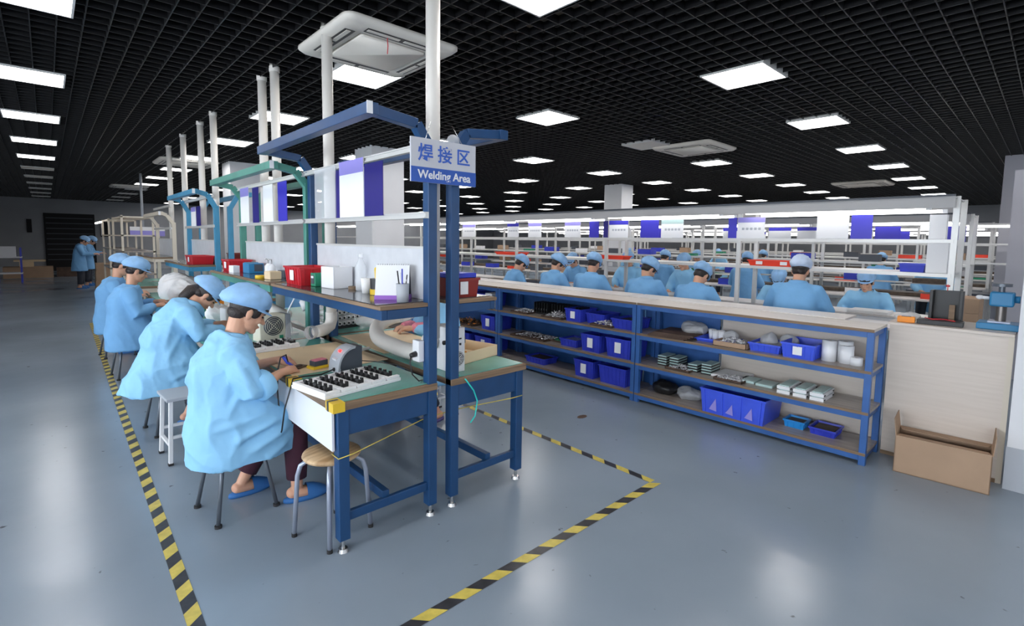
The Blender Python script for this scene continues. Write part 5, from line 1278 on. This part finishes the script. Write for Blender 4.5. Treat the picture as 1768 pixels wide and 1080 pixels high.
MB().cbox((.01, -.057, .215), (.02, .004, .008)).build('vent_slot', 'black', pu); MB().cbox((.012, -.057, .18), (.012, .006, .014)).build('switch', 'black', pu)
MB().tube([(.05, 0, .19), (.085, 0, .19)], .012, 10).tube([(.085, 0, .17), (.085, 0, .21)], .009, 10).build('terminal_knob', 'black', pu)
MB().tube([(-.055, 0, .19), (-.08, 0, .19)], .014, 10).build('terminal_knob', 'black', pu)
so = thing('socket_box', 'white socket box with black plug on the near blue post', 'socket', (1.585, 2.505, .945), 0)
MB().box((-.018, -.02, 0), (.018, .05, .125)).build('socket_case', 'white', so, bevel=.003)
MB().tube([(-.018, .012, .045), (-.055, .010, .040)], [.018, .014], 12).build('plug', 'black', so)
MB().tube([(-.052, .010, .038), (-.062, .006, .0), (-.05, .0, -.07), (-.01, -.005, -.115), (.03, .02, -.121)], .004, 7).build('plug_cord', 'black', so)
obj1(MB().tube([(1.86, 2.70, .828), (1.85, 2.50, .826), (1.87, 2.43, .80), (1.93, 2.425, .72), (1.955, 2.42, .65), (1.93, 2.41, .56), (1.90, 2.42, .52)], .0045, 7), 'cyan_cable', 'cyan', 'turquoise cable hanging over the edge of the right bench', 'cable')
obj1(MB().tube([(1.465, 3.03, .87), (1.55, 2.98, .86), (1.63, 2.85, .85), (1.655, 2.70, .83)], .0035, 6), 'thin_cable', 'black', 'thin black cord running from the soldering station to the post', 'cable')
obj1(MB().tube([(2.36, 2.432, .60), (2.27, 2.432, .60), (1.83, 2.51, .595), (1.60, 2.51, .585), (1.13, 2.432, .535), (1.05, 2.43, .53), (1.05, 2.51, .53), (1.12, 2.51, .53)], .003, 6), 'yellow_string', 'tapey', 'thin yellow string tied round the bench legs', 'string')

# ------------------------------------------------------------------ things on the shelves of the welding benches
ST = 1.3015
def on(px, py, z=ST): return at('z', z, px, py)
c_ = on(520, 484); crate('red_crate', 'ribbed red plastic crate at the left end of the navy bench shelf', 'crate', (1.50, 3.99, ST), (.24, .34, .14), 'red', 0, card=True)
gb = thing('gauge_box', 'small green framed box with a window in front of the red crate', 'box', (1.50, 3.765, ST), .1); MB().box((-.05, -.035, 0), (.05, .035, .10)).build('box_body', 'green2', gb, bevel=.004); MB().box((-.053, -.022, .02), (-.049, .022, .085)).build('box_window', 'dgrey', gb); MB().box((-.056, -.018, .062), (-.053, .018, .078)).build('display', 'white', gb); MB().box((.05, -.035, 0), (.06, .035, .10)).build('blue_side', 'bblue', gb)
wb_ = thing('white_holder', 'open white box holder in the middle of the navy bench shelf', 'holder', (1.55, 3.56, ST), .1); w = MB(); w.box((-.075, -.09, 0), (.075, .09, .005)); w.box((-.075, -.09, 0), (-.07, .09, .155)); w.box((.07, -.09, 0), (.075, .09, .155)); w.box((-.075, -.09, 0), (.075, -.085, .155)); w.box((-.075, .085, 0), (.075, .09, .155)); w.build('holder_body', 'paper', wb_)
obj1(MB().cyl((0, 0, 0), .035, .02, 14), 'small_dish', 'edge', 'small brown dish beside the white box holder', 'dish', (1.60, 3.40, ST))
obj1(MB().lathe((0, 0, 0), [(0, 0), (.028, 0), (.036, .10), (.034, .10), (.026, .006), (0, .006)], 18), 'foam_cup', 'foam', 'white foam cup left of the yellow and black container', 'cup', (1.55, 3.10, ST))
cbt = thing('clear_bottle', 'tall clear bottle behind the white foam cup', 'bottle', (1.60, 3.28, ST)); MB().lathe((0, 0, 0), [(0, 0), (.035, 0), (.037, .01), (.037, .17), (.02, .21), (.015, .23), (0, .23)], 18).build('bottle_body', 'clear', cbt); MB().cyl((0, 0, .23), .017, .025, 14).build('bottle_cap', 'clear', cbt)
yb = thing('tape_container', 'black and yellow container with a yellow handle sticking up', 'container', (1.56, 2.97, ST)); MB().cyl((0, 0, 0), .042, .105, 18, 0, .045).build('container_body', 'black', yb); MB().cyl((0, 0, .002), .0455, .035, 18, 0, .047).build('yellow_band', 'yellow', yb); MB().tube([(.0, 0, .08), (.0, .01, .165)], .013, 10, round_ends=True).build('handle', 'yellow', yb)
sb2 = thing('spray_bottle', 'small clear bottle with steel cap beside the desk calendar', 'bottle', (1.585, 2.87, ST)); MB().cyl((0, 0, 0), .022, .12, 14, 0, .022).build('bottle_body', 'clear', sb2); MB().cyl((0, 0, .12), .014, .03, 12, 0, .012).ell((0, 0, .17), (.02, .02, .022), 0, 10, 8).build('bottle_cap', 'chrome', sb2)
cal = thing('desk_calendar', 'white desk calendar on a purple base, leaning on the shelf', 'calendar', (1.53, 2.71, ST), math.radians(50))
for s_, nm_ in ((-1, 'calendar_page'), (1, 'calendar_back')):
    MB().bar((s_*.052, 0, .006), (s_*.004, 0, .205), .20, .003, up=(1, 0, 0)).build(nm_, 'paper' if s_ < 0 else 'dgrey', cal)
MB().prism([(-.058, 0), (.058, 0), (.053, .025), (-.053, .025)], .204, 0, 'y', -.102).build('calendar_base', 'purple', cal)
g = MB(); 
for q in range(14): g.tube([(math.cos(a_*PI/5)*.006, -.09+q*.0138, .205+math.sin(a_*PI/5)*.006) for a_ in range(11)], .0012, 4)
o = g.build('wire_binding', 'chrome', cal); o['kind'] = 'stuff'
pc = thing('pen_cup', 'pale grey cup of pens beside the near blue post', 'cup', (1.50, 2.55, ST)); MB().lathe((0, 0, 0), [(0, 0), (.034, 0), (.038, .105), (.035, .105), (.031, .006), (0, .006)], 18).build('cup_body', 'lgrey', pc)
for k, (a_, mt) in enumerate(((.0, 'chrome'), (1.4, 'white'), (2.8, 'black'), (4.1, 'bblue'))): MB().tube([(math.cos(a_)*.01, math.sin(a_)*.01, .01), (math.cos(a_)*.03, math.sin(a_)*.03, .155+.012*k)], .004, 7).build('pen', mt, pc)
# green bench shelf
crate('red_crate', 'red plastic crate with white label on the green bench shelf', 'crate', (1.50, 6.0, ST), (.22, .30, .12), 'red', 0, card=True)
obj1(MB().box((-.03, -.06, 0), (.03, .06, .07)), 'white_box', 'paper', 'small white box in front of the red crate on the green bench shelf', 'box', (1.40, 5.70, ST), .1)
bs = thing('blue_instrument', 'blue bench instrument on the green bench shelf', 'instrument', (1.53, 5.52, ST), .05); MB().box((-.07, -.09, 0), (.07, .09, .10)).build('instrument_case', 'pressb', bs, bevel=.004); MB().box((-.06, .0, .1), (.05, .08, .106)).build('top_plate', 'lblue', bs); MB().box((-.02, -.092, .02), (.06, -.09, .09)).build('rear_plate', 'dgrey', bs)
for k, (y, lab) in enumerate(((5.08, 'left one of two white pump bottles on the green bench shelf'), (4.98, 'right one of two white pump bottles on the green bench shelf'))):
    t = thing('pump_bottle', lab, 'bottle', (1.54, y, ST)); MB().lathe((0, 0, 0), [(0, 0), (.032, 0), (.033, .01), (.033, .09), (.012, .115), (0, .115)], 16).build('bottle_body', 'white', t); MB().tube([(0, 0, .115), (0, 0, .155), (-.03, 0, .155)], .006, 8).build('pump', 'chrome', t)
obj1(MB().box((-.03, -.07, 0), (.03, .07, .06)), 'adapter', 'dgrey', 'dark adapter block beside the pump bottles', 'adapter', (1.60, 4.82, ST), .1)
yt = thing('tape_roll', 'yellow tape roll at the front edge of the green bench shelf', 'tape', (1.36, 4.72, ST)); MB().lathe((0, 0, 0), [(.022, 0), (.04, 0), (.04, .03), (.022, .03), (.022, 0)], 20).build('tape_body', 'yellow', yt)
obj1(MB().box((-.05, -.06, 0), (.05, .06, .07)), 'pink_box', 'kraftl', 'peach coloured box left of the ribbed red crate', 'box', (1.43, 4.60, ST), .1, bevel=.006)
crate('red_crate', 'red plastic crate on the light blue bench shelf', 'crate', (1.50, 7.8, ST), (.25, .44, .11), 'red', 0, card=True, ribs=False)
crate('dark_red_crate', 'dark red crate with white label on the near right bench shelf', 'crate', (1.935, 2.62, ST), (.20, .22, .12), 'dred', 0, card=False, ribs=False)
MB().box((-.05, -.1125, .02), (.01, -.1105, .10)).build('label_card', 'paper', bpy.data.objects['dark_red_crate'])
obj1(MB().box((-.095, -.10, 0), (.095, .10, .03)), 'blue_tray', 'bblue', 'flat blue tray lying on the dark red crate', 'tray', (1.93, 2.625, ST+.121), 0, bevel=.004)
crate('dark_red_crate', 'dark red crate glimpsed behind the light blue post', 'crate', (1.95, 7.7, ST), (.22, .3, .14), 'dred', 0, ribs=False)

for k, (x, y, r, lab) in enumerate(((1.38, 4.78, .09, 'crumpled white bag behind the ivory fan unit'), (1.48, 5.05, .10, 'crumpled white bag on the green framed bench between the hoses'), (1.25, 5.75, .10, 'crumpled white bag on the green bench right of the bent worker'), (1.50, 6.05, .10, 'crumpled white bag at the rear of the green bench'))):
    o = remesh(MB().ell((0, 0, r*.75), (r, r*1.2, r*.8), 0, 16, 10), .011, 'foam', 'plastic_bag', smooth=1, fold=folds(.045, 70+k)); tag(o, lab, 'bag'); o.location = (x, y, BT)
